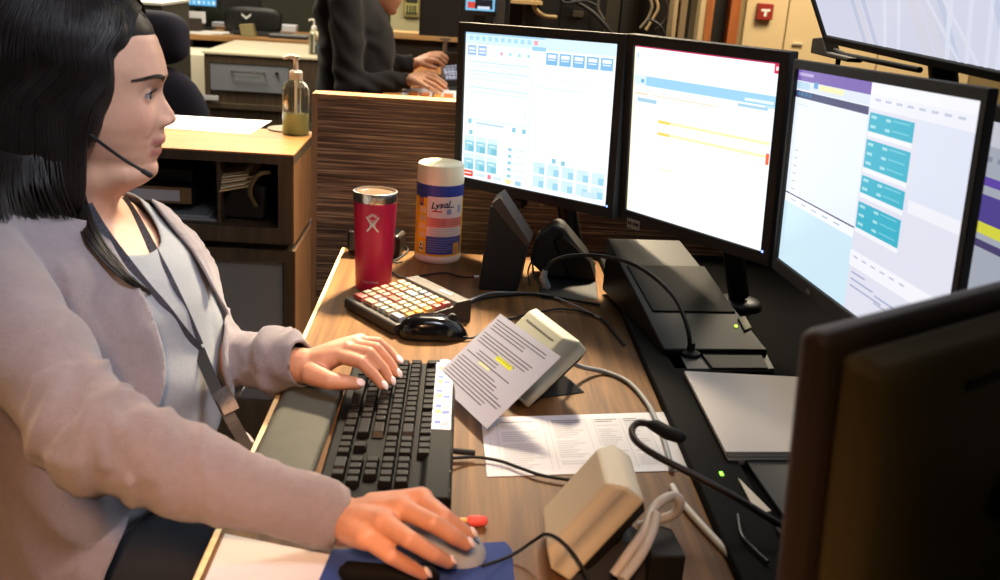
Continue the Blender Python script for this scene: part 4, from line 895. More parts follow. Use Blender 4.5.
# ---------------------------------------------------------------- dark equipment wall above the monitors
Ye = 4.55
e0, e1 = ony(505, 20, Ye), ony(702, 20, Ye)
eq = thing('equipment_rack', 'dark equipment rack with hanging cables above the left and middle monitors', 'rack', ((e0.x+e1.x)/2, Ye+.3, 0))
MB().box2((e0.x, Ye, .0), (ony(690, 20, Ye).x, Ye+.5, 1.8)).build('cabinet', mat('211d17', .7, var=.15, vscale=12), eq, bevel=.004)
def ep(px, py, d=.04): return ony(px, py, Ye-d)
g = MB()
for x0, x1, m_ in ((524, 527, '3a352c'), (607, 621, '3b3528'), (623, 640, '2a2723'), (640, 655, '141210'), (562, 590, '191613')):
    a_, b_ = ep(x0, 0), ep(x1, 0); g.box2((a_.x, Ye-.035, .9), (b_.x, Ye+.001, 1.7), mat(m_, .6))
g.build('uprights', mat('3a352c', .6), eq, bevel=.002)
g = MB(); a_, b_ = ep(505, 1.5), ep(541, 3)
g.box2((a_.x, Ye-.14, b_.z-.005), (b_.x, Ye, a_.z+.012)); g.build('shelf_edge', wood('c9a36a', 'e2c08a', (3, 60, 60), .4), eq)
MB().tube(bez([ep(536, -4, .06), ep(534, 4, .06), ep(537, 11, .06), ep(544, 16, .06), ep(557, 17.5, .06)], 6), .011, 10).build('bent_pipe', mat('a88c60', .35, .5), eq, 50)
a_ = ep(578, 14)
MB().box((a_.x, Ye-.04, a_.z), (.045, .012, .025)).build('wall_plate', mat('6a6350', .6), eq, bevel=.002)
for k, (pts, r, col) in enumerate([([(556, -5), (575, 2), (592, 12), (605, 25), (612, 34)], .009, '2b2a28'), ([(560, -2), (566, 3), (585, 1), (597, 6)], .006, '1a1a1a'), ([(648, -5), (652, 6), (648, 18), (640, 28)], .006, '9a8a70'), ([(655, -4), (658, 8), (652, 20), (646, 30)], .006, 'c9a878'),
        ([(664, -4), (668, 8), (665, 20), (655, 30)], .005, '3a2a22'), ([(645, 26), (650, 20), (660, 26), (664, 34)], .006, '151515'), ([(600, -4), (598, 8), (604, 20)], .005, '555048')]):
    MB().tube(bez([ep(x, y, .07+.02*k) for x, y in pts], 6), r, 8).build('cable', mat(col, .45), eq, 50)
for x0, x1, c_ in ((671, 675, 'd6b98a'), (678, 684, 'a48a66')):
    a_, b_ = ep(x0, 2), ep(x1, 36); MB().box2((a_.x, Ye-.12, b_.z-.05), (a_.x+(x1-x0)*.0045, Ye-.01, a_.z+.3)).build('hanging_strap', mat(c_, .5), eq, bevel=.002)
# wood door frame and beige cupboards at the right
Yd = 5.6
dr = struct(MB().box2((ony(700, 10, Yd).x, Yd+.05, 0), (ony(740, 10, Yd).x, Yd+.09, 2.2)).build('door_1', mat('1f1c18', .5)))
for x0, x1, c1, c2 in ((704, 711.5, '8a4f28', 'b06a3a'), (728, 738, '8a4a22', 'a85f30')):
    for i in range(1):
        a_, b_ = ony(x0, 20, Yd), ony(x1, 20, Yd)
        struct(MB().box2((a_.x, Yd-.03, 0), (b_.x, Yd+.08, 2.3)).build('trim_1' if x0 == 704 else 'trim_2', wood(c1, c2, (60, 60, 4), .4), None, bevel=.003))
a_ = ony(702, 20, Yd); struct(MB().box2((a_.x-.02, Yd-.02, 0), (a_.x+.012, Yd+.07, 2.3)).build('trim_3', mat('c4ab80', .5)))
Yk = 5.75
k0, k1 = ony(739, 20, Yk), ony(787, 20, Yk)
CUP = mat('d2b88a', .55, var=.03, vscale=4)
cu_ = thing('tall_cupboard', 'tall beige cupboard carrying the red alarm box, above the middle monitor', 'cupboard', ((k0.x+k1.x)/2, Yk+.3, 0))
MB().box2((k0.x, Yk+.02, 0), (k1.x+1.6, Yk+.5, 2.3)).build('carcass', mat('8a7650', .7), cu_)
for i in range(3):
    xa = k0.x+.004 if i == 0 else k1.x+.004+(i-1)*.55; xb = k1.x-.004 if i == 0 else k1.x+i*.55-.004
    MB().box2((xa+(.03 if i == 0 else 0), Yk, .05), (xb, Yk+.019, 2.28)).build('door', CUP, cu_, bevel=.002)
q = ony(797, 44, Yk); MB().box((q.x, Yk-.01, q.z), (.06, .012, .012)).build('handle', mat('e8ddc0', .3, .6), [c for c in cu_.children if c.name.startswith('door')][1], bevel=.002)
q = ony(763.5, 11.5, Yk)
al = thing('fire_alarm_box', 'small red wall box with a white T mark on the beige cupboard', 'alarm box', (q.x, Yk-.02, q.z))
MB().box((q.x, Yk-.021, q.z), (.088, .040, .088)).build('case', mat('8f2a1c', .45), al, bevel=.004)
MB().box((q.x, Yk-.0425, q.z+.008), (.05, .003, .012)).box((q.x, Yk-.0425, q.z-.010), (.014, .003, .03)).build('pull_handle', mat('f0e6da', .4), al, bevel=.001)
# things under the big display
a_ = onx(822, 42, .70)
br = thing('display_bracket', 'dark bracket under the lower left corner of the big display', 'bracket', (.70, a_.y, .757))
def xb(px, py, X=.70): return onx(px, py, X)
MB().prism([xb(812, 38), xb(822, 37), xb(826, 52), xb(850, 58), xb(846, 62), xb(810, 53)], (.03, 0, 0)).build('hook', mat('3a342a', .6), br, bevel=.003)
MB().tube([xb(824, 46, .72), xb(845, 55, .72), xb(880, 62, .72), xb(920, 70, .72)], .005, 10).tube([Vector((.72, a_.y-.05, .757)), Vector((.72, a_.y-.05, xb(824, 46).z-.01)), xb(835, 52, .72)], .005, 10).build('arm', BLKM, br, 50)
# ================================================================= people
def pd_(px, py, Z): return EYE+ray(px, py)*Z          # point at camera depth Z
def fuse(mb, voxel, it=4, fac=.5):
    me = bpy.data.meshes.new('tmp'); me.from_pydata([tuple(p) for p in mb.v], [], mb.f)
    o = bpy.data.objects.new('tmp', me); COL.objects.link(o)
    r = o.modifiers.new('r', 'REMESH'); r.mode = 'VOXEL'; r.voxel_size = voxel; r.adaptivity = 0
    if it: s = o.modifiers.new('s', 'SMOOTH'); s.factor = fac; s.iterations = it
    dg = bpy.context.evaluated_depsgraph_get(); ev = o.evaluated_get(dg); nm = bpy.data.meshes.new_from_object(ev)
    V = [v.co.copy() for v in nm.vertices]; Fc = [tuple(p.vertices) for p in nm.polygons]
    bpy.data.objects.remove(o); bpy.data.meshes.remove(me); bpy.data.meshes.remove(nm)
    g = MB(); g.v = V; g.f = Fc; g.m = [None]*len(Fc); return g
def cap(g, pts, rs, n=16, flat=1.0, m=None):
    """rounded tapered limb"""
    pts = [Vector(p) for p in pts]; P = []; Rr = []
    for i in range(len(pts)-1):
        k = 6
        for j in range(k): t = j/k; P.append(pts[i].lerp(pts[i+1], t)); Rr.append(rs[i]*(1-t)+rs[i+1]*t)
    P.append(pts[-1]); Rr.append(rs[-1])
    g.tube(P, Rr, n, m, True, flat)
    for p, r in zip(pts, rs): g.ell(p, (r, r, r), 16, 10, m)
def interp(tab, z):
    if z >= tab[0][0]: return tab[0][1]
    for (z0, v0), (z1, v1) in zip(tab[:-1], tab[1:]):
        if z >= z1:
            t = (z-z0)/(z1-z0); t = t*t*(3-2*t)*.35+t*.65; return v0+(v1-v0)*t
    return tab[-1][1]
XF = [(.112, .0), (.108, .030), (.100, .050), (.085, .070), (.067, .0830), (.048, .0905), (.034, .0945), (.024, .0955), (.012, .0925), (.002, .0895), (-.012, .0890), (-.025, .0895), (-.036, .0905), (-.044, .0935), (-.052, .0945), (-.059, .0970), (-.065, .0968), (-.0695, .0912), (-.074, .0925), (-.080, .0925), (-.086, .0880), (-.092, .0862), (-.100, .0888), (-.108, .0885), (-.115, .0835), (-.121, .068), (-.125, .0)]
XS = [(.112, .0), (.108, .030), (.100, .050), (.085, .070), (.067, .0830), (.048, .0905), (.034, .0940), (.024, .0942), (.012, .0925), (.002, .0905), (-.02, .0895), (-.04, .0890), (-.06, .0880), (-.08, .0860), (-.096, .0845), (-.108, .0810), (-.115, .0750), (-.121, .060), (-.125, .0)]
XB = [(.112, .0), (.108, .035), (.100, .060), (.085, .080), (.06, .095), (.03, .100), (0, .098), (-.03, .088), (-.05, .070), (-.07, .050), (-.09, .030), (-.11, .010), (-.123, .0)]
YS = [(.112, .0), (.108, .030), (.100, .045), (.085, .060), (.06, .072), (.03, .0765), (0, .0755), (-.02, .0750), (-.04, .0735), (-.06, .0690), (-.08, .0625), (-.095, .054), (-.108, .041), (-.118, .024), (-.123, .0)]
def head_pt(th, z, full=1.0):
    c, s = math.cos(th), math.sin(th)
    xf, xb, ys = interp(XS, z), interp(XB, z), interp(YS, z)
    e = .86 if c > 0 else 1
    y = ys*(abs(s)**(1.0))*(1 if s > 0 else -1)
    x = (xf*abs(c)**e if c > 0 else -xb*abs(c))
    if c > 0:
        g2 = lambda v, w_: math.exp(-(v/w_)**2)
        # side planes: cheeks stay full, lips and chin narrow
        yw = .024 if -.084 < z < -.054 else .030
        x += (interp(XF, z)-xf)*math.exp(-abs(y/yw)**2.6)
        nz = interp([(.012, 0), (.0, .003), (-.008, .0065), (-.018, .0130), (-.026, .0180), (-.032, .0205), (-.037, .0185), (-.042, .0105), (-.045, .0015), (-.05, 0)], z)
        sg = interp([(.01, .006), (-.01, .0085), (-.025, .0115), (-.033, .0125), (-.042, .0115)], z)
        x += nz*g2(y, sg)
        for sy in (-1, 1):
            x += .0085*g2(y-sy*.0140, .0055)*g2(z+.0370, .0068)
            x -= .0045*g2(y-sy*.0075, .0035)*g2(z+.0435, .0028)
            x -= .0068*g2(y-sy*.030, .0180)*g2(z+.001, .0130)
            x += .0030*g2(y-sy*.030, .022)*g2(z-.022, .0075)
            x += .0045*g2(y-sy*.045, .02)*g2(z+.035, .024)
            x -= .0035*g2(y-sy*.026, .006)*g2(z+.050, .012)
            x -= .0018*g2(y-sy*.026, .004)*g2(z+.062, .009)
    return Vector((x, y, z))
def head_mesh(g, X, N=120, K=150):
    vs = []; zs = []
    for i in range(K+1):
        t = i/K; zs.append(-.125+.237*(.5-.5*math.cos(PI*t)))
    for z in zs:
        for k in range(N):
            q = 2*PI*k/N; th = q-.35*math.sin(q)*.9  # denser at the face
            vs.append(head_pt(th, z))
    fs = [(i*N+k, i*N+(k+1) % N, (i+1)*N+(k+1) % N, (i+1)*N+k) for i in range(K) for k in range(N)]+[tuple(range(N))[::-1], tuple(K*N+k for k in range(N))]
    g.add(vs, fs, None, X)
def lid(g, c, r, X, e0, e1, yaw=0):
    """solid spherical wedge: the part of a ball between elevations e0 and e1 measured at its front"""
    vs = [Vector((0, 0, 0))]; N, K = 20, 8; c = Vector(c); fs = []
    for i in range(K+1):
        el = R(e0+(e1-e0)*i/K)
        for j in range(N+1):
            az = R(-82+164*j/N)
            # rotate about the lateral axis: the lid edge meets the corners of the eye
            d = Vector((math.cos(az), math.sin(az), 0)); elv = el*math.cos(az)**.6 if abs(az) < 1.57 else 0
            v = Vector((math.cos(az)*math.cos(elv), math.sin(az), math.cos(az)*math.sin(elv))).normalized()
            vs.append(v*r)
    W = N+1
    for i in range(K):
        for j in range(N): fs.append((1+i*W+j, 1+i*W+j+1, 1+(i+1)*W+j+1, 1+(i+1)*W+j))
    for j in range(N): fs.append((0, 1+j+1, 1+j)); fs.append((0, 1+K*W+j, 1+K*W+j+1))
    for i in range(K): fs.append((0, 1+i*W, 1+(i+1)*W)); fs.append((0, 1+(i+1)*W+N, 1+i*W+N))
    g.add([c+v for v in vs], fs, None, X)
def frame(o, az, pitch=0, roll=0):
    M_ = Matrix.Rotation(az, 4, 'Z') @ Matrix.Rotation(-pitch, 4, 'Y') @ Matrix.Rotation(roll, 4, 'X'); M_.translation = Vector(o); return M_
def loft(g, secs, N=40, pw=.85):
    """secs: (centre, half depth x, half width y, tilt)"""
    vs = []
    for c, a, b, az in secs:
        for k in range(N):
            q = 2*PI*k/N; cs, sn = math.cos(q), math.sin(q)
            x = a*(abs(cs)**pw)*(1 if cs > 0 else -1); y = b*(abs(sn)**pw)*(1 if sn > 0 else -1)
            vs.append(Vector(c)+Vector((x*math.cos(az)-y*math.sin(az), x*math.sin(az)+y*math.cos(az), 0)))
    n = len(secs)
    g.add(vs, [(i*N+k, i*N+(k+1) % N, (i+1)*N+(k+1) % N, (i+1)*N+k) for i in range(n-1) for k in range(N)]+[tuple(range(N))[::-1], tuple((n-1)*N+k for k in range(N))])
from mathutils.bvhtree import BVHTree
def bvh(*gs):
    vs = []; fs = []
    for g in gs:
        o = len(vs); vs += [Vector(v) for v in g.v]; fs += [tuple(i+o for i in f) for f in g.f]
    return BVHTree.FromPolygons(vs, fs)
def hit(b, px, py, off=.003):
    d = ray(px, py).normalized(); h = b.ray_cast(EYE, d)
    return None if h[0] is None else h[0]-d*off
def skinmat(name, base, lip, dark, sss=.12):
    m = bpy.data.materials.new(name); m.use_nodes = True; nt = m.node_tree; b = nt.nodes['Principled BSDF']
    at = nt.nodes.new('ShaderNodeAttribute'); at.attribute_name = 'tint'
    tc = nt.nodes.new('ShaderNodeTexCoord'); n = nt.nodes.new('ShaderNodeTexNoise'); n.inputs['Scale'].default_value = 55; n.inputs['Detail'].default_value = 5
    nt.links.new(tc.outputs['Object'], n.inputs['Vector'])
    r = nt.nodes.new('ShaderNodeMapRange'); r.inputs[1].default_value = .3; r.inputs[2].default_value = .7; r.inputs[3].default_value = .93; r.inputs[4].default_value = 1.06; nt.links.new(n.outputs[0], r.inputs[0])
    mx = nt.nodes.new('ShaderNodeVectorMath'); mx.operation = 'SCALE'; nt.links.new(at.outputs['Color'], mx.inputs[0]); nt.links.new(r.outputs[0], mx.inputs['Scale'])
    nt.links.new(mx.outputs[0], b.inputs['Base Color'])
    b.inputs['Roughness'].default_value = .46; b.inputs['Specular IOR Level'].default_value = .42
    b.inputs['Subsurface Weight'].default_value = sss; b.inputs['Subsurface Radius'].default_value = (1, .35, .2); b.inputs['Subsurface Scale'].default_value = .005
    n2 = nt.nodes.new('ShaderNodeTexNoise'); n2.inputs['Scale'].default_value = 420; n2.inputs['Detail'].default_value = 2; nt.links.new(tc.outputs['Object'], n2.inputs['Vector'])
    bp = nt.nodes.new('ShaderNodeBump'); bp.inputs['Strength'].default_value = .12; bp.inputs['Distance'].default_value = .001
    nt.links.new(n2.outputs[0], bp.inputs['Height']); nt.links.new(bp.outputs[0], b.inputs['Normal'])
    return m
def set_tint(o, fn, parent_m):
    me = o.data; ca = me.color_attributes.new('tint', 'FLOAT_COLOR', 'POINT')
    buf = []
    for v in me.vertices: buf += [*fn(parent_m @ v.co), 1]
    ca.data.foreach_set('color', buf)
def nail(g, base, tip, r, m=None, ln=.0065, wd=.0052, ref=(0, -.35, 1), out=.0):
    d = (Vector(tip)-Vector(base)).normalized(); u = Vector(ref); u = (u-d*u.dot(d)).normalized(); s = d.cross(u)
    X = Matrix((d, s, u)).transposed().to_4x4(); X.translation = Vector(tip)+d*(.0015+out)+u*r*.74
    X = X @ Matrix.Rotation(.22, 4, 'Y')
    g.ell((0, 0, 0), (ln, wd, .0022), 16, 8, m, X)
HEADX = None
# ---------------------------------------------------------------- operator
op = thing('person', 'seated person with long dark hair and a grey cardigan, typing and holding a mouse', 'person', (-.53, 1.25, 0))
AZ = R(8)
Zh = 1.285
eye_c = pd_(150.5, 95.5, Zh)                       # right iris
hx = Matrix.Rotation(AZ, 4, 'Z') @ Matrix.Rotation(R(4), 4, 'Y')
H0 = eye_c - (hx @ Vector((.081, -.031, -.001)))
HX = hx.copy(); HX.translation = H0
body = MB(); head_mesh(body, HX)
ER = .0128
for sy in (-1, 1):
    ec = (.0700, sy*.0305, -.001)
    lid(body, ec, ER+.0012, HX, 26, 75); lid(body, ec, ER+.0010, HX, -25, -75)
    body.ell((-.004, sy*.077, -.012), (.017, .006, .030), 14, 10, None, HX)
body.ell((.028, 0, -.106), (.056, .056, .031), 24, 16, None, HX)
body.ell((-.005, 0, -.115), (.070, .064, .040), 24, 16, None, HX)     # full under-chin
NB = HX @ Vector((-.045, 0, -.200))
cap(body, [HX @ Vector((-.008, 0, -.065)), HX @ Vector((-.018, 0, -.120)), NB], [.060, .064, .074])
BY = H0.y+.0                                      # body centre line
def secs(e, dy=0):
    bx = NB.x+.02
    T = [(.46, -.075, .17, .205, 0), (.54, -.065, .175, .21, 0), (.62, -.04, .175, .205, 0), (.70, .010, .180, .200, 0), (.78, .010, .178, .192, 0), (.84, .004, .168, .184, 0), (.89, .004, .162, .180, 0), (.93, -.006, .145, .182, .0), (.965, -.024, .115, .182, 0), (.995, -.030, .085, .160, 0), (1.015, -.032, .06, .115, 0), (1.03, -.03, .045, .07, 0)]
    return [((bx+dx, BY-.01+dy+(.0 if z < .9 else 0), z+e*(.6 if z > .95 else 0)), a+e, b+e, R(-4)) for z, dx, a, b, az in T]
tors = MB(); loft(tors, secs(0)); body.v += [tuple(v) for v in []]
def merge(a, b): o = len(a.v); a.v = a.v+list(b.v); a.f = a.f+[tuple(i+o for i in f) for f in b.f]; a.m = a.m+list(b.m)
merge(body, tors)
SR = Vector((NB.x-.035, BY-.190, .985)); ERt = pd_(97, 441, .985); WR = onz(343, 521, .788)
SL = Vector((NB.x-.01, BY+.175, .955)); EL = pd_(178, 352, 1.52); WL = onz(305, 366, .802)
cap(body, [SR, ERt, WR], [.050, .032, .026]); cap(body, [SL, EL, WL], [.050, .034, .025])
# ---- hands
def hand(g, wrist, mcps, fingers, thumb, rp=.0125, flesh=None):
    W_ = Vector(wrist)
    for m_ in mcps: cap(g, [W_.lerp(m_, .12), W_.lerp(m_, .6), m_], [.020, .018, rp+.0008])
    c = sum(mcps, Vector())/4
    for a_, b_ in zip(mcps[:-1], mcps[1:]): cap(g, [a_.lerp(W_, .15), b_.lerp(W_, .15)], [rp*.95, rp*.95])
    for f in fingers: cap(g, f[0], f[1], 14)
    cap(g, thumb[0], thumb[1], 14)
def z3(px, py, z): return onz(px, py, z)
LF = [([z3(338, 356, .822), z3(361, 362, .824), z3(374, 375, .806), z3(382, 385, .793)], [.0110, .0092, .0082, .0068]),
      ([z3(347, 350, .828), z3(369, 353, .832), z3(383, 368, .810), z3(390, 380, .793)], [.0110, .0092, .0082, .0068]),
      ([z3(356, 346, .826), z3(376, 348, .829), z3(389, 362, .808), z3(396.5, 373, .793)], [.0105, .0088, .0078, .0064]),
      ([z3(360, 342, .815), z3(378, 342, .817), z3(390, 351, .803), z3(398, 360, .794)], [.0095, .0078, .0068, .0058])]
LT = ([z3(313, 374, .800), z3(330, 381, .798), z3(346, 382.5, .797), z3(357, 383.5, .793)], [.0170, .0130, .0105, .0085])
hand(body, WL, [f[0][0] for f in LF], LF, LT)
RF = [([z3(421, 500, .822), z3(444, 517, .824), z3(459, 528, .808), z3(469, 534, .798)], [.0112, .0094, .0084, .0070]),
      ([z3(403, 509, .826), z3(433, 523, .828), z3(453, 536, .812), z3(466, 544, .799)], [.0115, .0096, .0086, .0072]),
      ([z3(384, 523, .820), z3(410, 540, .822), z3(433, 554, .805), z3(448, 562, .788)], [.0112, .0092, .0082, .0070]),
      ([z3(366, 537, .806), z3(391, 556, .803), z3(410, 567, .786), z3(423, 574, .773)], [.0105, .0085, .0075, .0064])]
RTh = ([z3(373, 506, .790), z3(402, 500, .782), z3(424, 507, .775), z3(438, 516, .772)], [.0150, .0120, .0105, .0088])
hand(body, WR, [f[0][0] for f in RF], RF, RTh, .0130)
body = fuse(body, .0021, 3, .45)
def soften(g, wfn, it):
    V = [Vector(v) for v in g.v]; W = {}
    for i, v in enumerate(V):
        w_ = wfn(v)
        if w_ > .01: W[i] = min(1, w_)
    nb = {i: set() for i in W}
    for f in g.f:
        for i in range(len(f)):
            a, b = f[i], f[(i+1) % len(f)]
            if a in nb: nb[a].add(b)
            if b in nb: nb[b].add(a)
    for _ in range(it):
        N_ = {a: V[a].lerp(sum((V[n] for n in nb[a]), Vector())/len(nb[a]), W[a]*.8) for a in W}
        for a, v in N_.items(): V[a] = v
    g.v = V; return g
_hi = HX.inverted()
def wneck(v):
    q = _hi @ v
    if q.length > .30 or q.z > -.045: return 0
    a = max(0, min(1, (-.075-q.z)/.02))*(1 if q.x < .035 else max(0, 1-(q.x-.035)/.02)) if q.z > -.120 else 1
    b = max(0, min(1, (-.045-q.z)/.025))*max(0, min(1, (.045-q.x)/.02))
    return max(a, b)
soften(body, wneck, 60)
def weye(v):
    q = _hi @ v; r = min((q-Vector((.078, s*.0305, -.001))).length for s in (-1, 1))
    return 0 if q.x < .05 or r > .03 or r < .0155 and abs(q.z+.001) < .0065 else .5*min(1, (.03-r)/.01)
soften(body, weye, 8)
SK = skinmat('skin', None, None, None)
bo = body.build('body', SK, op, 180)
skin_c = srgb('c89a82'); lip_c = srgb('9a5450'); cheek_c = srgb('cc8c78'); pk_c = srgb('c68a74')
HXi = HX.inverted(); g2 = lambda v, w_: math.exp(-(v/w_)**2)
knuck = [p for f in LF+RF for p in f[0][1:3]]
def tint_operator(p):
    q = HXi @ p; c = list(skin_c)
    def mix(t, d):
        for i in range(3): c[i] += (d[i]-c[i])*t
    if abs(q.y) < .09 and q.z > -.14 and q.x > 0:
        mix(.75*g2(q.z+.0698, .0016)*(1 if abs(q.y) < .021 else 0)*(q.x > .075), srgb('3a1c1a'))  # shade of the mouth gap painted as a dark band between the lips
        nz_ = max(g2(q.y-s_*.0075, .0035) for s_ in (-1, 1))*g2(q.z+.0432, .0022)*(q.x > .085); mix(.8*nz_, srgb('2a1410'))  # dark spots tinted in for the shade inside the nostrils
        lz = max(g2(q.z+.0625, .0052), g2(q.z+.0772, .0052)); lw = 1 if abs(q.y) < .022 else g2(abs(q.y)-.022, .004)
        zu = 1 if -.0835 < q.z < -.056 else 0
        mix(min(1, lz*1.3)*lw*.85*zu, lip_c)
        mix(.45*g2(abs(q.y)-.045, .02)*g2(q.z+.035, .025), cheek_c)
        mix(.30*g2(q.y, .02)*g2(q.z+.033, .012), cheek_c)
    else:
        c = [c[0]*.98, c[1]*.84, c[2]*.74] if p.z < .88 else c
        k = max([0]+[math.exp(-((p-a).length/.009)**2) for a in knuck]) if p.z < .86 else 0
        mix(.35*k, pk_c)
    return c
set_tint(bo, tint_operator, WM[op.name])
# eyes, brows, nails
EYES = {}
def eyes(root, X, er, sides=(-1, 1), gaze=0):
    for sy in sides:
        ec = Vector((.0700, sy*.0305, -.001)); g = MB(); N, K = 28, 20
        M_ = X @ Matrix.Translation(ec) @ Matrix.Rotation(gaze, 4, 'Z') @ Matrix.Rotation(PI/2, 4, 'Y')
        vs = []
        for i in range(K+1):
            t = PI*i/K
            for j in range(N): q = 2*PI*j/N; vs.append(M_ @ Vector((er*math.sin(t)*math.cos(q), er*math.sin(t)*math.sin(q), er*math.cos(t)*(1.0))))
        ms = []; fs = []
        for i in range(K):
            for j in range(N):
                fs.append((i*N+j, (i+1)*N+j, (i+1)*N+(j+1) % N, i*N+(j+1) % N)); t = math.degrees(PI*(i+.5)/K); ms.append(EPU if t < 12 else EIR if t < 30 else EWH)
        g.v = vs; g.f = fs; g.m = ms; g.build('eye', EWH, root, 180); EYES[(root.name, sy)] = root.children[-1]
EWH = mat('c9c2c0', .3, spec=.4); EIR = mat('2e211b', .2, spec=.5); EPU = mat('060606', .05, spec=1)
eyes(op, HX, ER, gaze=R(-6))
def brow(root, X, m, sides=(-1, 1)):
    for sy in sides:
        g = MB(); rb = random.Random(4)
        for k in range(520):
            t = rb.random(); y = .011+.044*t; z = .0185+.0085*math.sin(min(1, t*1.25)*PI*.62)-.006*t*t+rb.uniform(-.0030, .0030)*(1-.6*t)
            def S(y, z):
                ys = interp(YS, z); th = math.asin(min(.999, y/ys)); p = head_pt(sy*th, z); return p
            p = S(y, z)+Vector((.0006, sy*.0004, 0)); q = S(y+.006, z+.0012*(1-t*2.2))+Vector((.0010, sy*.0008, 0))
            g.tube([X @ p, X @ q], [.00055, .00022], 4)
        g.build('eyebrow', m, root)
    for sy in sides:
        g = MB(); ec = Vector((.0700, sy*.0305, -.001))
        for k in range(34):
            az = R(-62+124*k/33); el = R(17)*math.cos(az)**.6
            v = Vector((math.cos(az)*math.cos(el), math.sin(az), math.cos(az)*math.sin(el))).normalized()
            a_ = ec+v*(ER+.0014); g.tube([X @ a_, X @ (a_+v*.0035+Vector((0, 0, .001))), X @ (a_+v*.006+Vector((0, 0, .0034)))], [.00055, .0004, .0002], 4)
        g.build('eyelashes', m, root)
HAIRM = mat('140d0b', .50, spec=.35, var=.35, vscale=60)
brow(op, HX, mat('2a1c17', .6))
NAIL = mat('ecd6d2', .18, spec=.7, coat=.6)
for fs_ in LF: g = MB(); nail(g, fs_[0][-2], fs_[0][-1], fs_[1][-1], ln=.0072, wd=.0048, ref=(.4, -.5, 1), out=.001); g.build('fingernail', NAIL, op, 180)
g = MB(); nail(g, LT[0][-2], LT[0][-1], LT[1][-1], ln=.0082, wd=.0060, ref=(0, -.9, .8), out=.001); g.build('fingernail', NAIL, op, 180)
for fs_ in RF: g = MB(); nail(g, fs_[0][-2], fs_[0][-1], fs_[1][-1], ln=.0078, wd=.0054, ref=(.2, -.3, 1), out=.001); g.build('fingernail', NAIL, op, 180)
# ---- t-shirt
def displace(g, amp, sc, seed=0, folds=()):
    out = []
    bm = bmesh.new(); vs = [bm.verts.new(v) for v in g.v]
    for f in g.f:
        try: bm.faces.new([vs[i] for i in f])
        except ValueError: pass
    bm.normal_update()
    for v in vs:
        p = v.co; d = amp*noise.noise(Vector((p.x*sc+seed, p.y*sc, p.z*sc)))
        for fn in folds: d += fn(p)
        out.append(p+v.normal*d)
    bm.free(); g.v = out; return g
ts = MB(); loft(ts, secs(.008))
for sy in (-1, 1): ts.ell((NB.x+.074, BY-.01+sy*.078, .880), (.088, .078, .078))
ts.ell((NB.x+.065, BY-.01, .755), (.150, .178, .11))
ts = fuse(ts, .006, 12, .5)
def fold_shirt(p):
    return .0035*math.sin((p.z*1.0+p.x*1.4+abs(p.y-BY)*.6)*55+3*noise.noise(Vector((p.x*8, p.y*8, p.z*8))))*max(0, min(1, (.93-p.z)/.1))
displace(ts, .006, 9, 3, [fold_shirt])
def keep(g, pred):
    nf = []; nm_ = []
    for f, m_ in zip(g.f, g.m):
        c = sum((Vector(g.v[i]) for i in f), Vector())/len(f)
        if pred(c): nf.append(f); nm_.append(m_)
    use = sorted({i for f in nf for i in f}); ix = {a: b for b, a in enumerate(use)}
    g.v = [g.v[i] for i in use]; g.f = [tuple(ix[i] for i in f) for f in nf]; g.m = nm_; return g
def hem(g, it):
    cnt = {}
    for f in g.f:
        for i in range(len(f)): e = tuple(sorted((f[i], f[(i+1) % len(f)]))); cnt[e] = cnt.get(e, 0)+1
    nb = {}
    for (a, b), c in cnt.items():
        if c == 1: nb.setdefault(a, []).append(b); nb.setdefault(b, []).append(a)
    V = [Vector(v) for v in g.v]
    for _ in range(it):
        N_ = {a: (V[a]*.5+(V[n[0]]+V[n[1]])*.25) for a, n in nb.items() if len(n) == 2}
        for a, v in N_.items(): V[a] = v
    al = {}
    for a, b in cnt: al.setdefault(a, []).append(b); al.setdefault(b, []).append(a)
    ring = {n for a in nb for n in al[a]} - set(nb); ring2 = {n for a in ring for n in al[a]} - set(nb)
    for _ in range(6):
        for a in ring | ring2: V[a] = V[a]*.4+sum((V[n] for n in al[a]), Vector())*(.6/len(al[a]))
    g.v = V; return g
def topx(p):
    d = Vector(p)-EYE; z = d.dot(FW); return 500+F*d.dot(RT)/z, 290-F*d.dot(UP)/z
nkc = HX @ Vector((-.01, 0, -.17))
def neckline(c):   # scoop neck, lower at the front
    dx, dy = c.x-(NB.x+.02), c.y-(BY-.01)
    return c.z < .978-.055*max(0, min(1, (dx+.02)/.10))*math.exp(-(dy/.085)**4)+.03*(dx < -.03) or (dx*dx+dy*dy) > .12**2 and c.z < .99
keep(ts, neckline); hem(ts, 25)
TSM = mat('888c93', .85, var=.05, vscale=180, bump=.5, bscale=900, sheen=.2)
tso = ts.build('t_shirt', TSM, op, 180)
sd = tso.modifiers.new('thick', 'SOLIDIFY'); sd.thickness = .003; sd.offset = 1
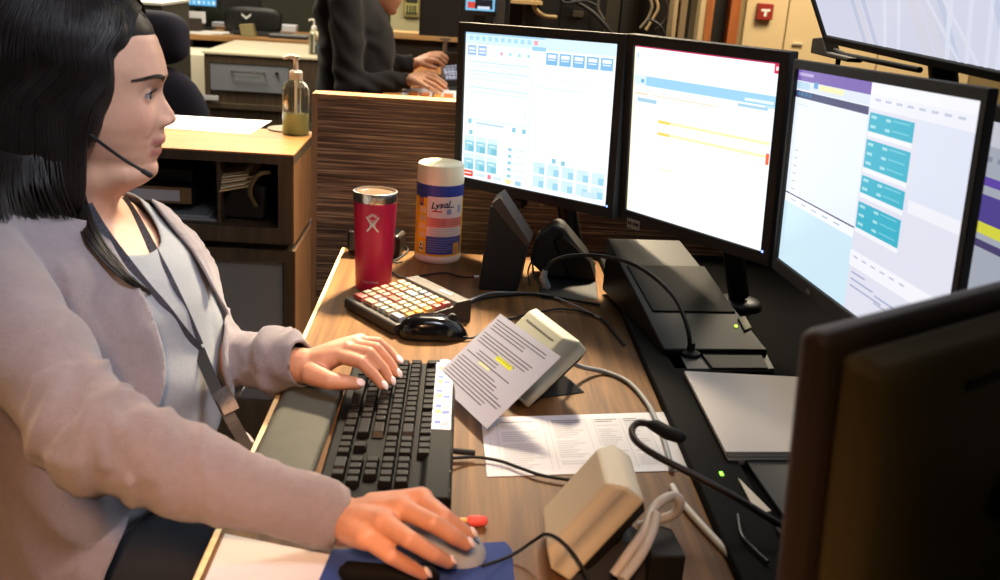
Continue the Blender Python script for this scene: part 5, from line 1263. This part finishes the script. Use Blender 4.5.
# ---- cardigan
cg = MB(); loft(cg, secs(.021))
for sy in (-1, 1): cg.ell((NB.x+.068, BY-.01+sy*.082, .880), (.098, .086, .085))
cg.ell((NB.x+.05, BY-.01, .75), (.165, .192, .12))
cg.ell((NB.x-.02, BY-.01, .50), (.20, .235, .14))
cap(cg, [SR+Vector((.005, .03, .012)), SR, ERt, WR.lerp(ERt, .03)], [.070, .072, .050, .034], 20)
cap(cg, [SL, EL, WL.lerp(EL, .02)], [.066, .048, .034], 20)
for sy in (-1, 1): cap(cg, [Vector((NB.x-.06, BY+sy*.10, .53)), Vector((NB.x+.13+(.05 if sy < 0 else 0), BY+sy*.12, .545))], [.14, .105])
cg = fuse(cg, .006, 8, .5)
def seg_t(p, a, b): d = b-a; return (p-a).dot(d)/d.length_squared
def fold_card(p):
    t = seg_t(p, ERt, WR); d1 = (p-ERt.lerp(WR, max(0, min(1, t)))).length
    s = 0
    n_ = noise.noise(Vector((p.x*11, p.y*11, p.z*11)))
    if d1 < .085 and -.35 < t < 1:
        w_ = math.exp(-((t-.05)/.32)**2)
        a_ = (p-ERt.lerp(WR, max(0, min(1, t)))); an = math.atan2(a_.z, a_.y)
        nn = 1-abs(noise.noise(Vector((t*9+math.sin(an)*.8, an*.55, 3.1))))*3.2
        s += (.0058*w_+.0020)*max(-.12, nn)
    t2 = seg_t(p, SR, ERt); d2 = (p-SR.lerp(ERt, max(0, min(1, t2)))).length
    if d2 < .1 and t2 < 1:
        s += .0035*math.sin(t2*26+6*n_+p.y*40)*math.exp(-((t2-.8)/.45)**2)
    if t2 < 0 or d2 > .085 and not (d1 < .085 and t > -.3): s += .0115*max(-.3, 1-abs(noise.noise(Vector((p.x*13+p.z*3, p.y*13, p.z*3.2))))*3.4)*min(1, max(0, (1.0-p.z)/.06))
    t3 = seg_t(p, EL, WL); d3 = (p-EL.lerp(WL, max(0, min(1, t3)))).length
    if d3 < .07 and t3 > .1:
        a_ = (p-EL.lerp(WL, max(0, min(1, t3)))); an = math.atan2(a_.z, a_.y)
        s += .0038*max(-.4, 1-abs(noise.noise(Vector((t3*9+math.sin(an), an*.5, 7.7))))*3.2)
    return s
displace(cg, .007, 10, 1, [fold_card])
NE = [(60, 150), (92, 205), (118, 255), (143, 292), (158, 325), (166, 355), (166, 385), (158, 412), (146, 440), (138, 480), (134, 505), (118, 545), (101, 585), (94, 640)]   # near front edge of the cardigan
FE = [(128, 150), (146, 190), (172, 225), (193, 249), (206, 270), (216, 292), (240, 330), (250, 640)]
def xat(tab, y):
    for (x0, y0), (x1, y1) in zip(tab[:-1], tab[1:]):
        if y0 <= y <= y1: return x0+(x1-x0)*(y-y0)/(y1-y0)
    return tab[-1][0] if y > tab[-1][1] else tab[0][0]
dW = (WR-ERt).normalized(); dL = (WL-EL).normalized()
def keepc(c):
    if (c-WR).dot(dW) > -.004 and (c-WR).length < .1: return False
    if (c-WL).dot(dL) > -.004 and (c-WL).length < .1: return False
    tA = seg_t(c, ERt, WR); dA = (c-ERt.lerp(WR, max(0, min(1, tA)))).length
    tB = seg_t(c, EL, WL); dB = (c-EL.lerp(WL, max(0, min(1, tB)))).length
    tC = seg_t(c, SR, ERt); dC = (c-SR.lerp(ERt, max(0, min(1, tC)))).length
    if (dA < .072 and tA > -.1) or (dB < .06 and tB > .0) or (dC < .082 and -.0 < tC <= 1.0 and c.y < BY-.13): return True
    dx, dy = c.x-(NB.x+.0), c.y-(BY-.01)
    if dx*dx+dy*dy < (.085 if c.z < 1.01 else .115)**2 and c.z > .93: return False
    x, y = topx(c)
    if c.x > NB.x-.03 and xat(NE, y) < x < xat(FE, y): return False
    return c.z > .44
keep(cg, keepc); hem(cg, 30)
CARD = mat('7c7378', .92, var=.06, vscale=120, bump=.7, bscale=700, sheen=.35)
cgo = cg.build('cardigan', CARD, op, 180)
sd = cgo.modifiers.new('thick', 'SOLIDIFY'); sd.thickness = .004; sd.offset = -1
# trousers and shoes
tg = MB(); hp = Vector((NB.x-.04, BY-.01, .50))
for sy in (-1, 1):
    kn = Vector((NB.x+.40, BY+sy*.11, .525)); an = Vector((NB.x+.36, BY+sy*.12, .09))
    cap(tg, [hp+Vector((0, sy*.09, .01)), kn, an], [.105, .072, .048], 20)
tg.ell(hp, (.17, .20, .10)); tg = fuse(tg, .010, 6)
tg.build('trousers', mat('121318', .85, bump=.3, bscale=500), op, 180)
for sy in (-1, 1):
    c = Vector((NB.x+.42, BY+sy*.12, .045)); s_ = MB(); s_.ell(c, (.13, .045, .044)); s_.box(c+Vector((0, 0, -.035)), (.24, .08, .018)); s_ = fuse(s_, .006, 4); s_.build('shoe', BLKM, op, 180)
# ---- hair
hv = MB()
hv.ell((-.030, 0, .040), (.100, .090, .088), 32, 24, None, HX)
hv.ell((-.018, 0, .068), (.098, .078, .054), 32, 24, None, HX)
hv.ell((-.050, 0, -.030), (.085, .098, .130), 32, 24, None, HX)
hv.ell((-.060, 0, -.100), (.080, .104, .110), 32, 24, None, HX)
for sy in (-1, 1):
    hv.ell((.012, sy*.045, .062), (.048, .0305, .045), 24, 16, None, HX)
    hv.ell((-.004, sy*.064, .020), (.050, .030, .075), 24, 16, None, HX)
    hv.ell((-.004, sy*.074, -.02), (.038, .022, .060), 24, 16, None, HX)
    hv.ell((-.022, sy*.078, -.090), (.036, .024, .095), 24, 16, None, HX)
hv = fuse(hv, .004, 6)
hv.build('hair', HAIRM, op, 180)
rb = random.Random(11); sg = MB()
def strand(pts, r): sg.tube(bez(pts, 5), [r]*(len(bez(pts, 5))-1)+[r*.3], 4, None, False)
hvb = BVHTree.FromPolygons([HXi @ Vector(v) for v in hv.v], [tuple(f) for f in hv.f])
def onhair(pol, az, lift):
    if pol < 95: c = Vector((-.015, 0, .03)); d = Vector((math.sin(R(pol))*math.cos(az), math.sin(R(pol))*math.sin(az), math.cos(R(pol))))
    else: c = Vector((-.045, 0, .03-.0026*(pol-95))); d = Vector((math.cos(az), math.sin(az), 0))
    h = hvb.ray_cast(c+d*.35, -d)
    return None if h[0] is None else h[0]+d*lift
for k in range(3000):
    sy = -1 if rb.random() < .70 else 1
    a0 = 18+160*rb.random(); a1 = max(a0, 60+rb.uniform(-4, 16)); lift = rb.uniform(.0005, .0045); pts = []
    x0 = .075-.125*(a0/178)+rb.uniform(-.008, .008)
    for i, pol in enumerate((14, 30, 46, 62, 78, 94, 115, 138, 160, 180)):
        t = min(1, (pol-14)/62); az = R(a0+(a1-a0)*t**1.5)*sy+rb.uniform(-.02, .02)
        p = onhair(pol, az, lift+(.002 if pol > 100 else 0))
        if p is None: break
        if i == 0: q = onhair(3, 0, lift); p = Vector((x0, .003*sy, 0)); h = hvb.ray_cast(Vector((x0, .003*sy, .3)), Vector((0, 0, -1))); p = h[0]+Vector((0, 0, lift*.4)) if h[0] is not None else q
        pts.append(p)
    if len(pts) < 4: continue
    e = pts[-1]; pts.append(e+Vector((rb.uniform(-.006, .004), rb.uniform(-.004, .004), -.012-rb.random()*.035)))
    strand([HX @ p for p in pts], rb.uniform(.0006, .0012))
HLN = [(.062, .006, .104), (.060, .026, .094), (.055, .047, .068), (.041, .062, .043), (.029, .071, .018), (.017, .078, -.012), (.002, .083, -.05), (-.012, .088, -.10), (-.022, .090, -.15)]
for k in range(1100):
    sy = -1 if rb.random() < .65 else 1; u = rb.random()**1.2; lf = rb.uniform(.0, .004); pts = []; j1 = rb.uniform(-.0025, .0025)
    for i, (x, y, z) in enumerate(HLN):
        pts.append((x-u*(.018+.006*i)+j1, sy*(y+lf+.0015+u*(.010-.0008*i)), z+lf*.6+u*(.020-.004*i if i < 5 else 0)+rb.uniform(-.001, .001)))
    if pts[-1][2] < 0: pts.append((pts[-1][0], pts[-1][1], pts[-1][2]-.02-rb.random()*.03))
    strand([HX @ Vector(p) for p in pts], rb.uniform(.0005, .0011))
sgo = sg.build('hair_strands', HAIRM, op, 180)
# lock of hair falling over the near shoulder onto the chest
bv = bvh(cg, ts, body)
lk = MB()
LP = [(72, 170), (78, 205), (92, 236), (112, 262), (132, 281), (151, 293)]
for k in range(90):
    u = rb.uniform(-1, 1); pts = []
    n_end = 6 if rb.random() < .6 else 5
    for i, (x, y) in enumerate(LP[:n_end]):
        wd_ = (14, 11, 8, 6, 4, 1)[i]
        xx, yy = x+u*wd_*.8+rb.uniform(-1, 1), y-u*wd_*.5
        h = hit(bv, xx, yy, .005+rb.random()*.006)
        if i == 0: h = HX @ Vector((-.01+u*.02, -.100, -.085))
        if h is None: h = pd_(xx, yy, 1.18)
        pts.append(h)
    a_ = bez(pts, 5); lk.tube(a_, [.0010]*(len(a_)-1)+[.0003], 4, None, False)
for k in range(260):   # ends resting on the shoulder
    x = rb.uniform(-25, 78); y1 = 212+rb.uniform(-6, 8)+(0 if x > 10 else 4)
    h = hit(bv, x, y1, .004+rb.random()*.006)
    if h is None or h.z > 1.1: continue
    t_ = HX @ Vector((-.02-.085*(1-(x+25)/103)+rb.uniform(-.01, .01), -.104, -.075)); md = t_.lerp(h, .55)+Vector((0, -.012, .004))
    a_ = bez([t_, md, h], 5); lk.tube(a_, [.0011]*(len(a_)-1)+[.0003], 4, None, False)
lk.build('hair_lock', HAIRM, op, 180)
# ---- headset and lanyard
hs = thing('headset', 'thin black headset microphone boom along the cheek of the seated person', 'headset', HX @ Vector((0, -.09, -.02)))
e0_ = HX @ Vector((-.010, -.080, -.030)); 
b0_ = pd_(93, 137, 1.235); b1_ = pd_(122, 158, 1.215); b2_ = pd_(150, 175, 1.225)
MB().tube(bez([e0_, b0_, b1_, b2_], 6), .0022, 10).build('boom', BLKM, hs, 50)
MB().tube([b1_.lerp(b2_, .72), b2_], [.0034, .0036], 10).ell(b2_, (.0038, .0038, .0038), 10, 8).build('microphone_tip', BLKM, hs, 50)
MB().lathe([(0, 0), (.022, 0), (.024, .004), (.022, .012), (0, .012)], (0, 0, 0), 24, None, HX @ Matrix.Translation(Vector((-.012, -.068, -.02))) @ Matrix.Rotation(PI/2, 4, 'X')).build('earpiece', BLKM, hs, 40)
MB().tube(bez([HX @ Vector(p) for p in ((-.01, -.078, -.01), (-.03, -.080, .05), (-.04, -.050, .088), (-.04, 0, .106), (-.04, .050, .088), (-.03, .080, .05), (-.01, .078, 0))], 6), .004, 8).build('headband', BLKM, hs, 50)
bv2 = bvh(ts, cg, body)
ly = thing('lanyard', 'dark patterned lanyard hanging from the neck of the seated person, with a clip', 'lanyard', (NB.x+.05, BY-.1, .95))
def band(g, pts, wd, th=.0015, side=None):
    P = bez(pts, 5); L = []
    for i, p in enumerate(P):
        t = (P[min(i+1, len(P)-1)]-P[max(i-1, 0)]).normalized(); v = (EYE-p).normalized(); s = t.cross(v).normalized(); n_ = s.cross(t).normalized()
        L.append([p+s*wd/2+n_*th, p-s*wd/2+n_*th, p-s*wd/2-n_*th, p+s*wd/2-n_*th])
    vs = [q for l in L for q in l]; n = len(L)
    g.add(vs, [(i*4+k, i*4+(k+1) % 4, (i+1)*4+(k+1) % 4, (i+1)*4+k) for i in range(n-1) for k in range(4)]+[(3, 2, 1, 0), tuple((n-1)*4+k for k in range(4))])
LYM = mat('35353f', .7, var=.5, vscale=300)
LA = [(123, 198), (136, 218), (150, 243), (163, 268), (176, 294), (190, 322), (199, 345)]
LB = [(88, 205), (103, 230), (122, 258), (145, 285), (165, 308), (182, 330), (199, 350)]
for nm_, L_ in (('strap', LA), ('strap', LB)):
    pts = [hit(bv2, x, y, .004) or pd_(x, y, 1.27) for x, y in L_]
    for _ in range(2): pts = [pts[0]]+[(pts[i-1]+pts[i]*2+pts[i+1])/4 if (pts[i]-EYE).length > ((pts[i-1]+pts[i+1])/2-EYE).length else pts[i] for i in range(1, len(pts)-1)]+[pts[-1]]
    g = MB(); band(g, pts, .012); g.build(nm_, LYM, ly)
    last = pts[-1]
dl = (last-EYE).dot(FW)-.012
g = MB(); band(g, [last, pd_(208, 372, dl-.005), pd_(219, 396, dl-.02), pd_(230, 417, dl-.03), pd_(243, 440, dl-.03), pd_(251, 456, dl-.03)], .016, .0015); g.build('webbing', mat('141416', .5), ly)
g = MB(); band(g, [pd_(219, 391, dl-.024), pd_(227, 402, dl-.028), pd_(232, 412, dl-.030)], .021, .004); lbl(g.build('buckle', mat('33363c', .35, var=.5, vscale=250), ly), 'grey textured buckle')
g = MB(); q_ = hit(bv2, 178, 234, .002)
if q_ is not None: g.ell(q_, (.004, .002, .003), 8, 6); g.build('collar_clip', mat('1f2530', .5), ly)
# operator's chair
och = thing('office_chair', 'black office chair under the seated person in the grey cardigan', 'chair', (NB.x-.06, BY, 0))
cushion((NB.x-.05, BY-.01, .350), .26, .25, .05, .6).build('seat', BLKM, och, 60)
cushion((NB.x-.33, BY-.01, .72), .045, .23, .26, .7).build('backrest', BLKM, och, 60)
MB().tube([(NB.x-.10, BY, .31), (NB.x-.36, BY, .35), (NB.x-.38, BY, .60)], .02, 10).build('back_bar', BLKM, och, 40)
MB().cyl((NB.x-.06, BY, .07), (NB.x-.06, BY, .31), .026, 14).build('gas_lift', BLKM, och, 40)
for k in range(5):
    a_ = k*2*PI/5; MB().tube([(NB.x-.06, BY, .09), (NB.x-.06+.28*math.cos(a_), BY+.28*math.sin(a_), .06)], [.022, .014], 8).ell((NB.x-.06+.28*math.cos(a_), BY+.28*math.sin(a_), .028), (.028, .028, .028), 12, 8).build('base_leg', BLKM, och, 40)
# ---------------------------------------------------------------- person in black behind the panel
p2 = thing('person', 'person in a black long-sleeved sweater typing behind the partition panel', 'person', (-.35, 4.05, 0))
D2 = 4.0
ch_ = pd_(389, 14, D2)                 # chin
hx2 = Matrix.Rotation(R(2), 4, 'Z') @ Matrix.Rotation(R(12), 4, 'Y')
H2_ = ch_ - (hx2 @ Vector((.060, 0, -.118))); HX2 = hx2.copy(); HX2.translation = H2_
b2_ = MB(); head_mesh(b2_, HX2, 60, 80)
N2 = HX2 @ Vector((-.15, 0, -.06))
cap(b2_, [HX2 @ Vector((-.02, 0, -.04)), N2], [.055, .060])
bx2_ = pd_(352, 60, D2)
def secs2(e):
    T = [(.40, -.02, .15, .18), (.60, 0, .14, .175), (.80, .015, .135, .17), (.95, .02, .13, .175), (1.05, .01, .125, .185), (1.12, -.0, .10, .185), (1.16, -.005, .06, .12), (1.18, -.005, .045, .06)]
    k = N2.z-1.18+.03
    return [((bx2_.x+dx+(N2.x-bx2_.x)*max(0, (z-.95)/.25)*.8, bx2_.y, z+k), a_+e, b_+e, 0) for z, dx, a_, b_ in T]
W2R = onz(409, 80, ZD+.045); W2L = ony(414, 64, 4.26)
S2R = Vector((bx2_.x-.01, bx2_.y-.17, N2.z-.06)); E2R = pd_(350, 88, D2-.22)
S2L = Vector((bx2_.x+.03, bx2_.y+.17, N2.z-.06)); E2L = pd_(372, 66, D2+.15)
cap(b2_, [S2R, E2R, W2R], [.05, .04, .024]); cap(b2_, [S2L, E2L, W2L], [.05, .04, .024])
def zz_(px, py, z): return onz(px, py, z)
for W_, fl, th in ((W2R, [[(425, 74), (436, 77), (446, 84)], [(424, 77), (437, 81), (446, 88)], [(422, 80), (434, 85), (442, 91)], [(419, 83), (429, 88), (437, 92)]], [(416, 76), (426, 73), (434, 73)]),
                   (W2L, [[(428, 60), (437, 61), (444, 66)], [(430, 58), (439, 58), (446, 63)], [(431, 57), (440, 56), (447, 60)], [(431, 56), (440, 55), (446, 58)]], [(421, 63), (429, 66), (436, 68)])):
    zz_ = (lambda px, py, z: ony(px, py, 4.22)) if W_ is W2L else onz
    fr = [([zz_(*f[0], ZD+.055)+Vector((0, .024*i, 0))*(W_ is W2L), zz_(*f[1], ZD+.05)+Vector((0, .026*i, 0))*(W_ is W2L), zz_(*f[2], ZD+.028)+Vector((0, .026*i, 0))*(W_ is W2L)], [.0125, .010, .0075]) for i, f in enumerate(fl)]
    hand(b2_, W_, [f[0][0] for f in fr], fr, ([zz_(*th[0], ZD+.04), zz_(*th[1], ZD+.035), zz_(*th[2], ZD+.03)], [.015, .012, .009]))
merge(b2_, (lambda g: (loft(g, secs2(0)), g)[1])(MB()))
b2_ = fuse(b2_, .0038, 2, .4)
o_ = b2_.build('body', SK, p2, 180); c_sk = srgb('c59274'); set_tint(o_, lambda p: c_sk, WM[p2.name])
sw = MB(); loft(sw, secs2(.018)); cap(sw, [S2R, E2R, W2R.lerp(E2R, .02)], [.068, .056, .036], 18); cap(sw, [S2L, E2L, W2L.lerp(E2L, .02)], [.064, .052, .035], 18)
cap(sw, [N2+Vector((0, 0, -.02)), N2+Vector((.01, 0, .03))], [.075, .068])
sw = fuse(sw, .009, 6)
displace(sw, .006, 11, 5, [lambda p: .003*math.sin((p.z*1.2+p.x)*60+5*noise.noise(p*8))])
d1_, d2_ = (W2R-E2R).normalized(), (W2L-E2L).normalized()
keep(sw, lambda c: not (((c-W2R).dot(d1_) > -.003 and (c-W2R).length < .12) or ((c-W2L).dot(d2_) > -.003 and (c-W2L).length < .12)) and c.z < N2.z+.035)
o_ = sw.build('sweater', mat('121114', .95, sheen=.1, bump=.4, bscale=500), p2, 180); s_ = o_.modifiers.new('thick', 'SOLIDIFY'); s_.thickness = .005
eyes(p2, HX2, ER)
hg = MB(); hg.ell((-.03, 0, .045), (.098, .088, .084), 24, 16, None, HX2).ell((-.05, 0, -.0), (.075, .085, .08), 24, 16, None, HX2); hg = fuse(hg, .006, 4); hg.build('hair', mat('2c221c', .6), p2, 180)
g = MB()
for sy in (-1, 1):
    c_ = Vector((.091, sy*.031, -.006)); g.tube([HX2 @ (c_+Vector((0, .023*math.cos(q), .017*math.sin(q)))) for q in [2*PI*i/16 for i in range(17)]], .0016, 6)
    g.tube([HX2 @ Vector((.089, sy*.054, -.002)), HX2 @ Vector((0, sy*.080, -.002))], .0016, 6)
gt = thing('glasses', 'thin dark glasses on the person in black', 'glasses', HX2 @ Vector((.098, 0, 0))); g.build('frame', BLKM, gt, 60)
tg = MB(); hp = Vector((bx2_.x-.01, bx2_.y, .52))
for sy in (-1, 1): cap(tg, [hp+Vector((0, sy*.09, 0)), hp+Vector((.42, sy*.10, .0)), Vector((hp.x+.40, hp.y+sy*.1, .08))], [.095, .065, .045], 16)
tg.ell(hp, (.15, .18, .10)); fuse(tg, .014, 4).build('trousers', mat('17181c', .9), p2, 180)
for sy in (-1, 1): MB().ell((hp.x+.46, hp.y+sy*.1, .042), (.13, .045, .040)).build('shoe', BLKM, p2, 60)
och2 = thing('office_chair', 'dark office chair under the person in the black sweater', 'chair', (hp.x-.02, hp.y, 0))
cushion((hp.x-.02, hp.y, .365), .24, .24, .045, .6).build('seat', BLKM, och2, 60)
MB().cyl((hp.x-.02, hp.y, .03), (hp.x-.02, hp.y, .325), .028, 14).lathe([(0, 0), (.24, 0), (.24, .01), (.03, .05), (0, .05)], (hp.x-.02, hp.y, 0), 24).build('pedestal_base', BLKM, och2, 40)
